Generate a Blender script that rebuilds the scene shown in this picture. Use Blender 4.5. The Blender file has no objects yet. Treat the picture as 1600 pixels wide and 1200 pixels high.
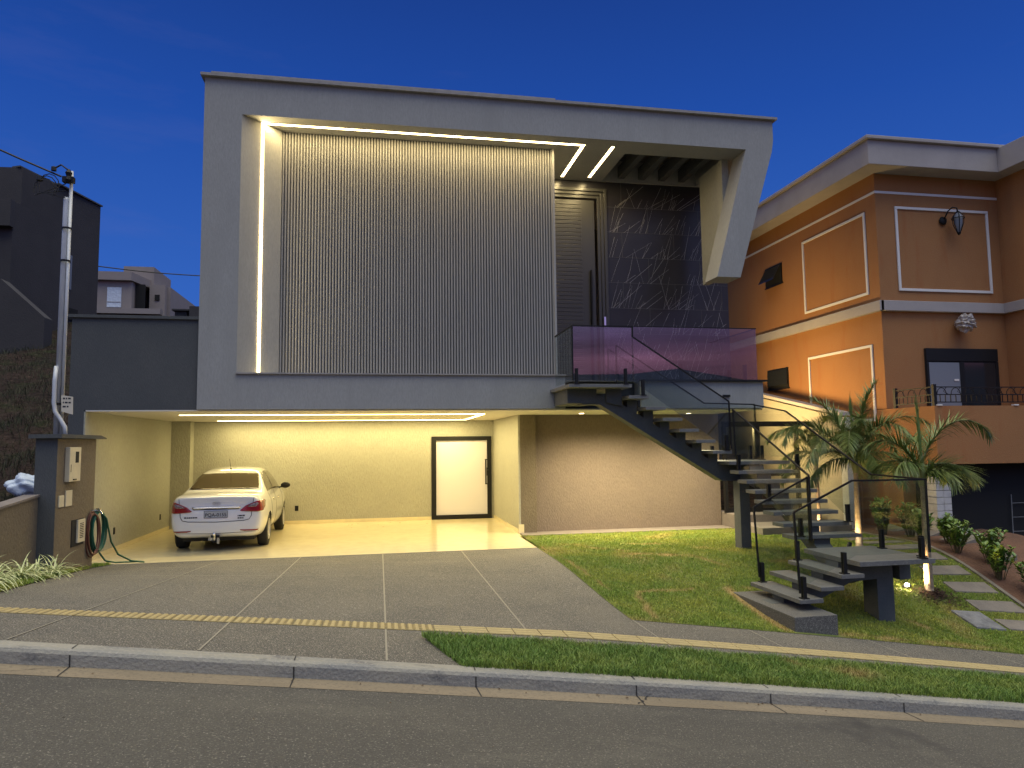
import bpy, bmesh, math, random
import numpy as np
from mathutils import Vector, Matrix
from mathutils.bvhtree import BVHTree
random.seed(7); rng = np.random.default_rng(7)
sc = bpy.context.scene
COL = sc.collection
R = math.radians

# ------------------------------------------------------------------ camera
F_PX, YAW, PITCH, ROLL = 1108.0, R(10.6), R(4.85), 0.012
cam = bpy.data.cameras.new('camera'); co = bpy.data.objects.new('camera', cam); COL.objects.link(co)
fw = Vector((math.sin(YAW)*math.cos(PITCH), math.cos(YAW)*math.cos(PITCH), math.sin(PITCH)))
rt = Vector((math.cos(YAW), -math.sin(YAW), 0)); up = rt.cross(fw)
r2 = rt*math.cos(ROLL) - up*math.sin(ROLL); u2 = up*math.cos(ROLL) + rt*math.sin(ROLL)
m = Matrix((r2, u2, -fw)).transposed().to_4x4(); m.translation = Vector((0, 0, 1.82))
co.matrix_world = m
cam.sensor_fit = 'HORIZONTAL'; cam.sensor_width = 36; cam.lens = 36*F_PX/1600
cam.clip_start = 0.05; cam.clip_end = 1000
sc.camera = co

# ------------------------------------------------------------------ world: dusk sky, deep blue east, afterglow west
w = bpy.data.worlds.new('World'); sc.world = w; w.use_nodes = True
N = w.node_tree.nodes; Lk = w.node_tree.links; N.clear()
def n_(t, **k):
    x = N.new(t)
    for a, b in k.items(): setattr(x, a, b)
    return x
tc = n_('ShaderNodeTexCoord'); sep = n_('ShaderNodeSeparateXYZ'); Lk.new(tc.outputs['Generated'], sep.inputs[0])
def ramp(stops, src):
    r = n_('ShaderNodeValToRGB'); e = r.color_ramp.elements
    e[0].position, e[0].color = stops[0][0], (*stops[0][1], 1)
    e[1].position, e[1].color = stops[-1][0], (*stops[-1][1], 1)
    for p, c in stops[1:-1]:
        q = e.new(p); q.color = (*c, 1)
    Lk.new(src, r.inputs[0]); return r.outputs[0]
east = ramp([(0, (.050, .150, .50)), (.2, (.031, .118, .48)), (.42, (.014, .070, .355)), (.60, (.009, .040, .225)), (1, (.03, .05, .2))], sep.outputs[2])
west = ramp([(0, (.10, .09, .14)), (.05, (.40, .19, .30)), (.115, (.52, .23, .38)), (.145, (.36, .21, .46)), (.20, (.26, .29, .62)), (.32, (.29, .42, .84)), (.5, (.31, .48, .92)), (1, (.34, .48, .80))], sep.outputs[2])
mr = n_('ShaderNodeMapRange', interpolation_type='SMOOTHSTEP'); mr.inputs['From Min'].default_value = -.35; mr.inputs['From Max'].default_value = .35
Lk.new(sep.outputs[1], mr.inputs['Value'])
mpw = n_('ShaderNodeMapping'); mpw.inputs['Scale'].default_value = (2, 2, 22); nzw = n_('ShaderNodeTexNoise'); nzw.inputs['Scale'].default_value = 1.5; nzw.inputs['Detail'].default_value = 4
Lk.new(tc.outputs['Generated'], mpw.inputs[0]); Lk.new(mpw.outputs[0], nzw.inputs['Vector'])
mw = n_('ShaderNodeMapRange'); mw.inputs['From Min'].default_value = .35; mw.inputs['From Max'].default_value = .65; mw.inputs['To Min'].default_value = .55; mw.inputs['To Max'].default_value = 1.25; Lk.new(nzw.outputs[0], mw.inputs['Value'])
ws_ = n_('ShaderNodeVectorMath', operation='SCALE'); Lk.new(west, ws_.inputs[0]); Lk.new(mw.outputs[0], ws_.inputs['Scale']); west = ws_.outputs[0]
mix = n_('ShaderNodeMix', data_type='RGBA'); Lk.new(mr.outputs[0], mix.inputs[0]); Lk.new(west, mix.inputs[6]); Lk.new(east, mix.inputs[7])
# faint wisps of cloud
mp = n_('ShaderNodeMapping'); mp.inputs['Scale'].default_value = (1.2, 1.2, 6); mp.inputs['Rotation'].default_value = (0, .25, 0)
nz = n_('ShaderNodeTexNoise'); nz.inputs['Scale'].default_value = 1.7; nz.inputs['Detail'].default_value = 6; nz.inputs['Roughness'].default_value = .62
Lk.new(tc.outputs['Generated'], mp.inputs[0]); Lk.new(mp.outputs[0], nz.inputs['Vector'])
cm = n_('ShaderNodeMapRange'); cm.inputs['From Min'].default_value = .56; cm.inputs['From Max'].default_value = .82; cm.inputs['To Max'].default_value = .16
Lk.new(nz.outputs[0], cm.inputs['Value'])
cl = n_('ShaderNodeMix', data_type='RGBA'); cl.inputs[7].default_value = (.16, .16, .36, 1)
Lk.new(cm.outputs[0], cl.inputs[0]); Lk.new(mix.outputs[2], cl.inputs[6])
bg = n_('ShaderNodeBackground'); bg.inputs[1].default_value = 1.0
wo = n_('ShaderNodeOutputWorld'); Lk.new(cl.outputs[2], bg.inputs[0]); Lk.new(bg.outputs[0], wo.inputs[0])

# ------------------------------------------------------------------ afterglow from the west, behind the camera
sun = bpy.data.lights.new('sun', 'SUN'); so = bpy.data.objects.new('sun', sun); COL.objects.link(so)
sun.energy = 2.8; sun.angle = R(70); sun.color = (1.0, .92, .67)
so.rotation_euler = (R(8), 0, R(12))
sc.view_settings.view_transform = 'Standard'; sc.view_settings.look = 'None'
sc.view_settings.exposure = 0.08; sc.view_settings.gamma = 1

# ------------------------------------------------------------------ materials
def mat(name, col, rough=.7, noise=None, bump=None, metal=0, emit=None, spec=.5, coat=0, stripes=None, attr=None):
    """noise=(scale, colour2, lo, hi[, stretch]); bump=(scale, strength, distance[, stretch])"""
    M = bpy.data.materials.new(name); M.use_nodes = True; T = M.node_tree; b = T.nodes['Principled BSDF']
    b.inputs['Base Color'].default_value = (*col, 1); b.inputs['Roughness'].default_value = rough
    b.inputs['Metallic'].default_value = metal; b.inputs['Specular IOR Level'].default_value = spec
    if coat: b.inputs['Coat Weight'].default_value = coat; b.inputs['Coat Roughness'].default_value = .05
    tcn = T.nodes.new('ShaderNodeTexCoord'); last = None
    def vec(st):
        if st is None: return tcn.outputs['Object']
        q = T.nodes.new('ShaderNodeMapping'); q.inputs['Scale'].default_value = st; T.links.new(tcn.outputs['Object'], q.inputs[0]); return q.outputs[0]
    for nn in (noise if isinstance(noise, list) else [noise] if noise else []):
        t = T.nodes.new('ShaderNodeTexNoise'); t.inputs['Scale'].default_value = nn[0]; t.inputs['Detail'].default_value = 5; t.inputs['Roughness'].default_value = .65
        T.links.new(vec(nn[4] if len(nn) > 4 else None), t.inputs['Vector'])
        q = T.nodes.new('ShaderNodeMapRange'); q.inputs['From Min'].default_value = nn[2]; q.inputs['From Max'].default_value = nn[3]; T.links.new(t.outputs[0], q.inputs[0])
        x = T.nodes.new('ShaderNodeMix'); x.data_type = 'RGBA'; T.links.new(q.outputs[0], x.inputs[0])
        if last: T.links.new(last, x.inputs[6])
        else: x.inputs[6].default_value = (*col, 1)
        x.inputs[7].default_value = (*nn[1], 1); last = x.outputs[2]
    if attr:
        a = T.nodes.new('ShaderNodeAttribute'); a.attribute_name = attr[0]
        x = T.nodes.new('ShaderNodeMix'); x.data_type = 'RGBA'; T.links.new(a.outputs['Fac'], x.inputs[0])
        if last: T.links.new(last, x.inputs[6])
        else: x.inputs[6].default_value = (*col, 1)
        x.inputs[7].default_value = (*attr[1], 1); last = x.outputs[2]
    if last: T.links.new(last, b.inputs['Base Color'])
    if bump:
        t = T.nodes.new('ShaderNodeTexNoise'); t.inputs['Scale'].default_value = bump[0]; t.inputs['Detail'].default_value = 4
        T.links.new(vec(bump[3] if len(bump) > 3 else None), t.inputs['Vector'])
        q = T.nodes.new('ShaderNodeBump'); q.inputs['Strength'].default_value = bump[1]; q.inputs['Distance'].default_value = bump[2]
        T.links.new(t.outputs[0], q.inputs['Height']); T.links.new(q.outputs[0], b.inputs['Normal'])
    if emit:
        b.inputs['Emission Color'].default_value = (*emit[0], 1); b.inputs['Emission Strength'].default_value = emit[1]
    return M
def glass(name, tint, fac, rough=.0):
    M = bpy.data.materials.new(name); M.use_nodes = True; T = M.node_tree; T.nodes.clear()
    o = T.nodes.new('ShaderNodeOutputMaterial'); tr = T.nodes.new('ShaderNodeBsdfTransparent'); g = T.nodes.new('ShaderNodeBsdfGlossy')
    tr.inputs[0].default_value = (*tint, 1); g.inputs['Roughness'].default_value = rough
    fr = T.nodes.new('ShaderNodeLayerWeight'); fr.inputs[0].default_value = .5
    pw = T.nodes.new('ShaderNodeMath'); pw.operation = 'POWER'; pw.inputs[1].default_value = 4
    ad = T.nodes.new('ShaderNodeMath'); ad.operation = 'MULTIPLY_ADD'; ad.inputs[1].default_value = .6; ad.inputs[2].default_value = fac; ad.use_clamp = True
    T.links.new(fr.outputs['Facing'], pw.inputs[0]); T.links.new(pw.outputs[0], ad.inputs[0])
    x = T.nodes.new('ShaderNodeMixShader'); T.links.new(ad.outputs[0], x.inputs[0]); T.links.new(tr.outputs[0], x.inputs[1]); T.links.new(g.outputs[0], x.inputs[2])
    T.links.new(x.outputs[0], o.inputs[0]); return M
WARM = (1.0, .72, .27)
M = {}
M['facade'] = mat('facade_plaster', (.315, .315, .30), .85, noise=[(2.2, (.285, .285, .27), .35, .75), (38, (.25, .25, .238), .42, .8, (1, 1, .3)), (1.1, (.265, .265, .25), .52, .75, (2.5, 1, .35))], bump=(55, .35, .008, (1, 1, .35)))
M['cap'] = mat('coping_concrete', (.30, .28, .27), .8, noise=(6, (.2, .19, .18), .4, .8), bump=(60, .3, .006))
M['garage_wall'] = mat('garage_plaster', (.39, .385, .32), .85, noise=[(1.6, (.35, .345, .29), .35, .75), (40, (.29, .285, .235), .42, .8, (1, 1, .25))], bump=(55, .8, .02, (1, 1, .3)))
M['ceiling'] = mat('ceiling_paint', (.62, .59, .52), .8)
M['brown_wall'] = mat('taupe_plaster', (.205, .158, .125), .85, noise=[(2.0, (.18, .14, .115), .35, .75), (45, (.14, .11, .088), .42, .75, (1, 1, .35))], bump=(60, .8, .02, (1, 1, .35)))
M['pillar'] = mat('brown_plaster', (.175, .14, .095), .85, noise=[(2.0, (.15, .12, .085), .35, .75), (45, (.12, .096, .065), .42, .75, (1, 1, .35))], bump=(60, .8, .02, (1, 1, .35)))
M['darkwall'] = mat('charcoal_plaster', (.070, .075, .078), .85, noise=[(1.2, (.085, .088, .088), .4, .7), (70, (.05, .055, .058), .4, .9, (1, 1, .3))], bump=(100, .5, .012, (1, 1, .3)))
M['porcelain'] = mat('garage_porcelain', (.72, .63, .40), .16, noise=[(5, (.66, .57, .36), .4, .7), (.9, (.60, .52, .34), .55, .75)])
M['rib'] = mat('ribbed_metal', (.315, .315, .31), .95, noise=(5, (.28, .28, .275), .4, .7, (1, 1, .15)), spec=.05)
M['ribback'] = mat('rib_backing', (.07, .07, .068), .8)
M['ledge'] = mat('led_strip', (1, .9, .7), .5, emit=((1, .76, .36), 14))
M['led_garage'] = mat('led_strip_garage', (1, .9, .7), .5, emit=((1, .78, .32), 20))
M['black'] = mat('black_metal', (.010, .010, .011), .5, spec=.25)
M['door'] = mat('charcoal_door_lacquer', (.050, .050, .048), .30)
M['stone'] = mat('black_stone', (.026, .025, .031), .30, noise=(1.3, (.036, .035, .042), .4, .7), spec=.4)
M['vein'] = mat('white_vein', (.46, .46, .47), .4)
M['joint'] = mat('stone_joint', (.10, .10, .10), .6)
M['frost'] = mat('frosted_panel', (.66, .64, .70), .45)
M['granblock'] = mat('granilite_block', (.090, .086, .078), .8, noise=[(105, (.26, .25, .225), .52, .64), (80, (.04, .038, .036), .54, .66)], bump=(150, .5, .005))
M['granite'] = mat('grey_granite', (.115, .115, .11), .5, noise=[(160, (.26, .255, .24), .50, .66), (9, (.09, .09, .09), .45, .8)], bump=(150, .2, .003))
M['stairconc'] = mat('stair_concrete', (.070, .078, .082), .75, noise=[(3, (.10, .105, .105), .4, .75), (40, (.055, .06, .062), .45, .85)], bump=(60, .3, .005))
M['speckle'] = mat('washed_granilite', (.115, .104, .082), .8, noise=[(1.1, (.070, .066, .057), .38, .7), (95, (.44, .40, .32), .53, .64), (70, (.038, .036, .033), .54, .66)], bump=(95, .8, .010))
M['jointline'] = mat('pale_joint', (.27, .245, .19), .7)
M['tactile'] = mat('yellow_tactile_tile', (.44, .345, .155), .7, noise=[(4, (.36, .28, .13), .35, .75), (40, (.28, .215, .10), .5, .8)], bump=(60, .4, .006))
M['kerb'] = mat('kerb_concrete', (.30, .28, .225), .85, noise=[(1.7, (.17, .175, .175), .42, .72, (.5, 2, 3)), (9, (.10, .10, .10), .55, .75, (.4, 1, 1)), (40, (.36, .33, .28), .5, .75)], bump=(40, .8, .012))
M['gutter'] = mat('gutter_concrete', (.27, .215, .14), .88, noise=[(1.3, (.18, .145, .095), .4, .72, (.35, 1.5, 1)), (35, (.14, .115, .08), .50, .75)], bump=(45, .7, .01))
M['asphalt'] = mat('asphalt', (.102, .093, .073), .9, noise=[(.45, (.080, .073, .060), .38, .66), (2.0, (.155, .14, .108), .52, .8, (.35, 1, 1)), (75, (.29, .265, .21), .57, .66), (95, (.04, .037, .032), .53, .68), (.9, (.06, .054, .046), .60, .72)], bump=(80, 1.0, .016))
M['crack'] = mat('crack_dark', (.03, .028, .026), .95)
M['turf'] = mat('turf_soil', (.11, .15, .024), .95, noise=[(2.2, (.16, .17, .034), .40, .66), (45, (.06, .08, .02), .45, .7)], bump=(60, .8, .02), attr=('dry', (.33, .225, .085)))
M['soil'] = mat('dark_hill_soil', (.040, .027, .023), .98, noise=[(.5, (.024, .018, .016), .38, .62), (1.4, (.028, .032, .016), .5, .66), (7, (.085, .058, .047), .56, .74)], bump=(3, 1.0, .5), spec=.1)
M['redsoil'] = mat('red_earth', (.15, .075, .045), .95, noise=[(3, (.10, .055, .035), .4, .7), (30, (.20, .11, .07), .55, .75)], bump=(30, .7, .03))
M['paver'] = mat('paver_stone', (.215, .185, .15), .85, noise=[(4, (.15, .13, .11), .4, .7), (60, (.26, .225, .185), .5, .8)], bump=(50, .5, .008))
M['greystep'] = mat('step_concrete', (.20, .17, .15), .85, noise=[(3, (.14, .12, .11), .4, .75), (50, (.25, .215, .19), .52, .8)], bump=(50, .4, .006))
M['beige'] = mat('boundary_plaster', (.36, .325, .25), .9, noise=[(1.5, (.29, .265, .21), .38, .7), (35, (.26, .24, .19), .5, .8)], bump=(60, .5, .01))
M['whitewash'] = mat('whitewash', (.48, .48, .48), .85, noise=(3, (.36, .36, .36), .45, .75), bump=(40, .4, .008))
M['orange'] = mat('orange_paint', (.325, .155, .058), .85, noise=[(.8, (.295, .138, .052), .4, .7), (1.4, (.30, .11, .034), .55, .75, (2.5, 2.5, .4)), (40, (.31, .115, .032), .45, .8)], bump=(60, .5, .012))
M['cream'] = mat('cream_trim', (.36, .33, .32), .8, noise=(2, (.31, .285, .275), .4, .75), bump=(50, .35, .008))
M['whitetrim'] = mat('white_moulding', (.66, .64, .62), .7)
M['brick'] = mat('white_painted_brick', (.55, .54, .52), .85, noise=(9, (.45, .44, .43), .4, .7), bump=(30, .5, .01))
M['darkglass'] = mat('dark_window_glass', (.018, .02, .024), .06)
M['curtain'] = mat('pale_blind', (.17, .19, .23), .6)
M['void'] = mat('unlit_interior', (.008, .008, .009), .9)
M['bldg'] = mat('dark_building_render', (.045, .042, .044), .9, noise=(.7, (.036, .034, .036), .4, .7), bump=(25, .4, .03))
M['farhouse'] = mat('pale_house_render', (.27, .235, .22), .9, noise=(.6, (.235, .205, .19), .4, .7), bump=(25, .3, .03))
M['galv'] = mat('galvanised_steel', (.52, .54, .56), .5, noise=(14, (.45, .46, .48), .4, .7, (1, 1, .3)), metal=.2)
M['cable'] = mat('black_cable', (.01, .01, .011), .6)
M['plastic'] = mat('cream_plastic', (.58, .52, .38), .5, noise=(8, (.50, .45, .33), .4, .8))
M['signm'] = mat('sign_board', (.55, .50, .40), .6)
M['hoseg'] = mat('green_hose', (.015, .10, .055), .35)
M['hoser'] = mat('brown_hose', (.13, .045, .03), .4)
M['brass'] = mat('tap_chrome', (.6, .58, .52), .25, metal=.9)
M['trunk'] = mat('palm_trunk', (.27, .21, .14), .8, noise=[(6, (.17, .13, .09), .4, .7, (1, 1, 4)), (25, (.33, .27, .19), .55, .8)], bump=(40, .6, .01, (1, 1, 3)))
M['shaft'] = mat('palm_crownshaft', (.12, .16, .05), .55, noise=(8, (.18, .17, .07), .4, .7, (1, 1, .3)))
M['frond'] = mat('palm_leaf', (.095, .155, .035), .45, noise=[(3.5, (.19, .22, .055), .40, .68), (9, (.045, .075, .02), .55, .72)])
M['spider'] = mat('striped_blade', (.62, .64, .34), .6, noise=(14, (.20, .28, .09), .46, .6))
M['leaf'] = mat('shrub_leaf', (.085, .17, .028), .4, noise=(5, (.22, .30, .05), .45, .68))
M['stem'] = mat('shrub_stem', (.07, .06, .03), .8)
M['blade'] = mat('grass_blade', (.23, .34, .032), .6, noise=[(1.1, (.42, .44, .055), .40, .62), (25, (.09, .155, .02), .45, .7)], attr=('dry', (.48, .33, .11)))
M['blade2'] = mat('grass_blade_verge', (.15, .26, .034), .6, noise=[(1.6, (.27, .34, .052), .42, .66), (25, (.05, .11, .018), .45, .7)], attr=('dry', (.38, .28, .09)))
M['mulch'] = mat('bark_mulch', (.045, .022, .014), .9, noise=(30, (.10, .05, .03), .45, .7), bump=(40, .8, .02))
M['balglass'] = glass('balustrade_glass', (.84, .86, .88), .125)
M['stairglass'] = glass('stair_glass', (.90, .93, .92), .035)
M['carpaint'] = mat('white_car_paint', (.64, .65, .665), .28, coat=1.0)
M['carglass'] = mat('car_glass', (.045, .034, .02), .06, spec=.8)
M['redlens'] = mat('red_lens', (.22, .004, .010), .12, noise=(30, (.18, .004, .008), .4, .7), coat=1.0)
M['darklens'] = mat('smoked_lens', (.14, .10, .12), .1, noise=(40, (.40, .36, .40), .5, .7), coat=1.0)
M['rubber'] = mat('tyre_rubber', (.014, .014, .014), .85, bump=(60, .3, .01))
M['rim'] = mat('alloy', (.55, .55, .54), .35, metal=.7)
M['chrome'] = mat('chrome', (.75, .76, .8), .12, metal=1.0)
M['seam'] = mat('panel_gap', (.02, .02, .02), .8)
M['platem'] = mat('grey_number_plate', (.34, .36, .40), .5)
M['letter'] = mat('plate_black', (.02, .02, .03), .6)
M['bag'] = mat('white_plastic', (.55, .62, .70), .45, bump=(8, .8, .05))
M['wrap'] = mat('clear_plastic_wrap', (.34, .30, .28), .25, noise=(20, (.55, .52, .5), .5, .65), bump=(14, 1, .04))
M['lampglow'] = mat('lamp_lens', (1, .9, .8), .4, emit=((1, .80, .55), 400))
M['downglow'] = mat('downlight_lens', (1, .9, .8), .4, emit=((1, .76, .45), 14))
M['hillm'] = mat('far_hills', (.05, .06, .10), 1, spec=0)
M['coverm'] = mat('cover_concrete', (.20, .20, .20), .85, noise=[(6, (.10, .10, .105), .42, .68), (40, (.27, .26, .25), .5, .8)], bump=(40, .5, .008))

# ------------------------------------------------------------------ mesh helpers
class MB:
    def __init__(s): s.v = []; s.f = []; s.m = []
    def add(s, vs, fs, mi=0):
        o = len(s.v); s.v += [tuple(x) for x in vs]; s.f += [tuple(i+o for i in f) for f in fs]; s.m += [mi]*len(fs); return s
    def box(s, x0, x1, y0, y1, z0, z1, mi=0):
        x0, x1 = sorted((x0, x1)); y0, y1 = sorted((y0, y1)); z0, z1 = sorted((z0, z1))
        return s.add([(x0, y0, z0), (x1, y0, z0), (x1, y1, z0), (x0, y1, z0), (x0, y0, z1), (x1, y0, z1), (x1, y1, z1), (x0, y1, z1)],
                     [(0, 3, 2, 1), (4, 5, 6, 7), (0, 1, 5, 4), (1, 2, 6, 5), (2, 3, 7, 6), (3, 0, 4, 7)], mi)
    def prism(s, poly, axis, a, b, mi=0):
        """poly: 2D points; axis 'y' -> (x,z) extruded over y, 'x' -> (y,z) over x, 'z' -> (x,y) over z"""
        def P(p, t): return {'y': (p[0], t, p[1]), 'x': (t, p[0], p[1]), 'z': (p[0], p[1], t)}[axis]
        n = len(poly); ar = sum(poly[i][0]*poly[(i+1) % n][1]-poly[(i+1) % n][0]*poly[i][1] for i in range(n))
        if ar < 0: poly = poly[::-1]
        vs = [P(p, a) for p in poly]+[P(p, b) for p in poly]
        fs = [tuple(range(n)), tuple(range(2*n-1, n-1, -1))]+[(i, i+n, (i+1) % n+n, (i+1) % n) for i in range(n)]
        return s.add(vs, fs, mi)
    def hexa(s, bot, top, mi=0):
        return s.add(list(bot)+list(top), [(0, 3, 2, 1), (4, 5, 6, 7), (0, 1, 5, 4), (1, 2, 6, 5), (2, 3, 7, 6), (3, 0, 4, 7)], mi)
    def tube(s, pts, r, n=8, mi=0, r1=None, cap=True):
        pts = [Vector(p) for p in pts]; k = len(pts); vs = []; prev = None
        for i, p in enumerate(pts):
            t = (pts[min(i+1, k-1)]-pts[max(i-1, 0)]).normalized()
            if prev is None:
                a = Vector((0, 0, 1)) if abs(t.z) < .9 else Vector((1, 0, 0)); u = t.cross(a).normalized()
            else:
                u = (prev-t*prev.dot(t)).normalized()
            prev = u; v = t.cross(u); rr = r if r1 is None else r+(r1-r)*i/max(1, k-1)
            if isinstance(r, (list, tuple)): rr = r[i]
            vs += [p+(u*math.cos(2*math.pi*j/n)+v*math.sin(2*math.pi*j/n))*rr for j in range(n)]
        fs = [(i*n+j, i*n+(j+1) % n, (i+1)*n+(j+1) % n, (i+1)*n+j) for i in range(k-1) for j in range(n)]
        if cap: fs += [tuple(range(n-1, -1, -1)), tuple((k-1)*n+j for j in range(n))]
        return s.add(vs, fs, mi)
    def bar(s, a, b, w, h, mi=0):
        """square bar from a to b"""
        a = Vector(a); b = Vector(b); t = (b-a).normalized(); q = Vector((0, 0, 1)) if abs(t.z) < .95 else Vector((0, 1, 0))
        u = t.cross(q).normalized()*w/2; v = u.cross(t).normalized()*h/2
        return s.hexa([a-u-v, a+u-v, a+u+v, a-u+v], [b-u-v, b+u-v, b+u+v, b-u+v], mi)
    def lathe(s, prof, c=(0, 0, 0), n=20, mi=0, axis='z'):
        vs = []
        for r, z in prof:
            for j in range(n):
                a = 2*math.pi*j/n; x, y = r*math.cos(a), r*math.sin(a)
                p = {'z': (x, y, z), 'y': (x, z, y), 'x': (z, x, y)}[axis]
                vs.append((p[0]+c[0], p[1]+c[1], p[2]+c[2]))
        k = len(prof)
        fs = [(i*n+j, i*n+(j+1) % n, (i+1)*n+(j+1) % n, (i+1)*n+j) for i in range(k-1) for j in range(n)]
        if axis == 'y': fs = [f[::-1] for f in fs]
        return s.add(vs, fs, mi)
    def grid(s, fn, nu, nv, mi=0):
        vs = [fn(i/nu, j/nv) for i in range(nu+1) for j in range(nv+1)]
        fs = [(i*(nv+1)+j, (i+1)*(nv+1)+j, (i+1)*(nv+1)+j+1, i*(nv+1)+j+1) for i in range(nu) for j in range(nv)]
        return s.add(vs, fs, mi)
    def build(s, name, mats, parent=None, smooth=False, bevel=0, fix=False, **tags):
        me = bpy.data.meshes.new(name); me.from_pydata(s.v, [], s.f)
        if not isinstance(mats, (list, tuple)): mats = [mats]
        for q in mats: me.materials.append(q)
        me.polygons.foreach_set('material_index', s.m)
        if fix:
            b = bmesh.new(); b.from_mesh(me); bmesh.ops.recalc_face_normals(b, faces=b.faces); b.to_mesh(me); b.free()
        if smooth: me.polygons.foreach_set('use_smooth', [True]*len(me.polygons))
        me.update()
        o = bpy.data.objects.new(name, me); COL.objects.link(o)
        if parent:
            o.parent = parent; o.matrix_parent_inverse = parent.matrix_world.inverted() if False else Matrix.Translation(-Vector(parent_world(parent)))
        if bevel:
            md = o.modifiers.new('bevel', 'BEVEL'); md.width = bevel; md.segments = 2; md.limit_method = 'ANGLE'
        for k, v in tags.items(): o[k] = v
        return o
def parent_world(p):
    return Vector(p.location) if p.type == 'EMPTY' else Vector((0, 0, 0))
def thing(name, label, cat, loc=(0, 0, 0), group=None, parent=None):
    o = bpy.data.objects.new(name, None); COL.objects.link(o); o.location = loc; o.empty_display_size = .1
    o['label'] = label; o['category'] = cat
    if group: o['group'] = group
    return o
def tag(o, label, cat, group=None):
    o['label'] = label; o['category'] = cat
    if group: o['group'] = group
    return o
def struct(o): o['kind'] = 'structure'; return o
def copy_thing(root, loc, rotz, label, scale=1):
    c = root.copy(); COL.objects.link(c); c.location = loc; c.rotation_euler = (0, 0, rotz); c.scale = (scale,)*3; c['label'] = label
    for ch in list(root.children):
        d = ch.copy(); COL.objects.link(d); d.parent = c
        for g in list(ch.children):
            e = g.copy(); COL.objects.link(e); e.parent = d
    return c

# ------------------------------------------------------------------ levels of the site
def S(x):                                    # street: falls to the right
    xx = max(-14, min(x, 14)); z = .22-.12*xx-.0017*max(xx, 0)**2
    return z-.12*(x-xx)
def sm(t): t = min(max(t, 0), 1); return t*t*(3-2*t)
def drive_z(x, y):
    if x < 1.83: t = min(max((y-5.53)/6.82, 0), 1)
    else: t = sm((y-7.55)/3.6)
    return S(x)*(1-t)
def walk_z(x, y): return drive_z(x, y) if x < 1.83 else S(x)
def lawn_z(x, y):
    a = S(x); t = sm((y-7.55)/3.6); return a*(1-t)
def left_z(x, y):
    return drive_z(x, y)+.012
def sheet(name, m, x0, x1, y0, y1, zf, dz=0, nx=40, ny=20, left=None, right=None, parent=None, kind='structure'):
    b = MB()
    def fn(u, v):
        y = y0+(y1-y0)*v
        xa = left(y) if left else x0; xb = right(y) if right else x1
        x = xa+(xb-xa)*u; return (x, y, zf(x, y)+dz)
    b.grid(fn, nx, ny); o = b.build(name, m, parent, smooth=True)
    if kind: o['kind'] = kind
    return o

# ------------------------------------------------------------------ street, kerb, pavement
sheet('road', M['asphalt'], -30, 30, -9, 5.25, lambda x, y: S(x)-.112, nx=60, ny=4)
sheet('gutter', M['gutter'], -30, 30, 5.2, 5.405, lambda x, y: S(x)-.1095, dz=0, nx=60, ny=1)
b = MB()
for i in range(60):                                                # kerb as one long run with a rounded nose
    xa, xb = -30+i, -29+i
    pr = [(5.40, -.16), (5.40, -.03), (5.412, -.008), (5.435, .002), (5.53, .004), (5.53, -.16)]
    o0 = [(xa, p[0], S(xa)+p[1]) for p in pr]; o1 = [(xb, p[0], S(xb)+p[1]) for p in pr]
    b.add(o0+o1, [(j, j+1, j+7, j+6) for j in range(5)])
struct(b.build('kerb', M['kerb'], smooth=False, fix=False))
b = MB()                                                           # joints and cracks across kerb and gutter
for xj in (-2.05, .72, 1.95, 3.1, -.6, -4.6, 4.3, 5.6, -6.8, 7.2):
    a = random.uniform(-.02, .02)
    z = S(xj); d = .003
    b.add([(xj, 5.2, z-.107), (xj+.008, 5.2, z-.107), (xj+.012+a, 5.398, z-.107), (xj+a, 5.398, z-.107)], [(0, 1, 2, 3)])
    b.add([(xj+a, 5.396, z-.107), (xj+.009+a, 5.396, z-.107), (xj+.009+a, 5.396, z-.03), (xj+a, 5.396, z-.03)], [(0, 1, 2, 3)])
    b.add([(xj+a, 5.43, z+.006), (xj+.008+a, 5.43, z+.006), (xj+.008+a, 5.53, z+.007), (xj+a, 5.53, z+.007)], [(0, 1, 2, 3)])
for (x0, x1) in ((-2.45, -2.05), (1.9, 2.06)):                      # wandering cracks in the gutter
    n = 7; pts = [(x0+(x1-x0)*i/n+random.uniform(-.02, .02), 5.22+.18*i/n) for i in range(n+1)]
    for (ax, ay), (bx, by) in zip(pts, pts[1:]):
        b.add([(ax, ay, S(ax)-.106), (ax+.012, ay, S(ax)-.106), (bx+.012, by, S(bx)-.106), (bx, by, S(bx)-.106)], [(0, 1, 2, 3)])
struct(b.build('kerb_joints', M['crack']))
def strip_left(y):                                                 # slanted end of the verge by the driveway
    return .40+(6.30-y)*.30
sheet('sidewalk', M['speckle'], -30, 30, 5.53, 7.62, walk_z, nx=240, ny=16)
DL = lambda y: -3.62-.12*min(max((y-7.6)/3.8, 0), 1)*4.0            # left edge of the driveway
sheet('driveway', M['speckle'], -4, 2.73, 7.62, 12.36, lambda x, y: drive_z(x, y), nx=24, ny=24, left=DL, right=lambda y: 2.73)
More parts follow.
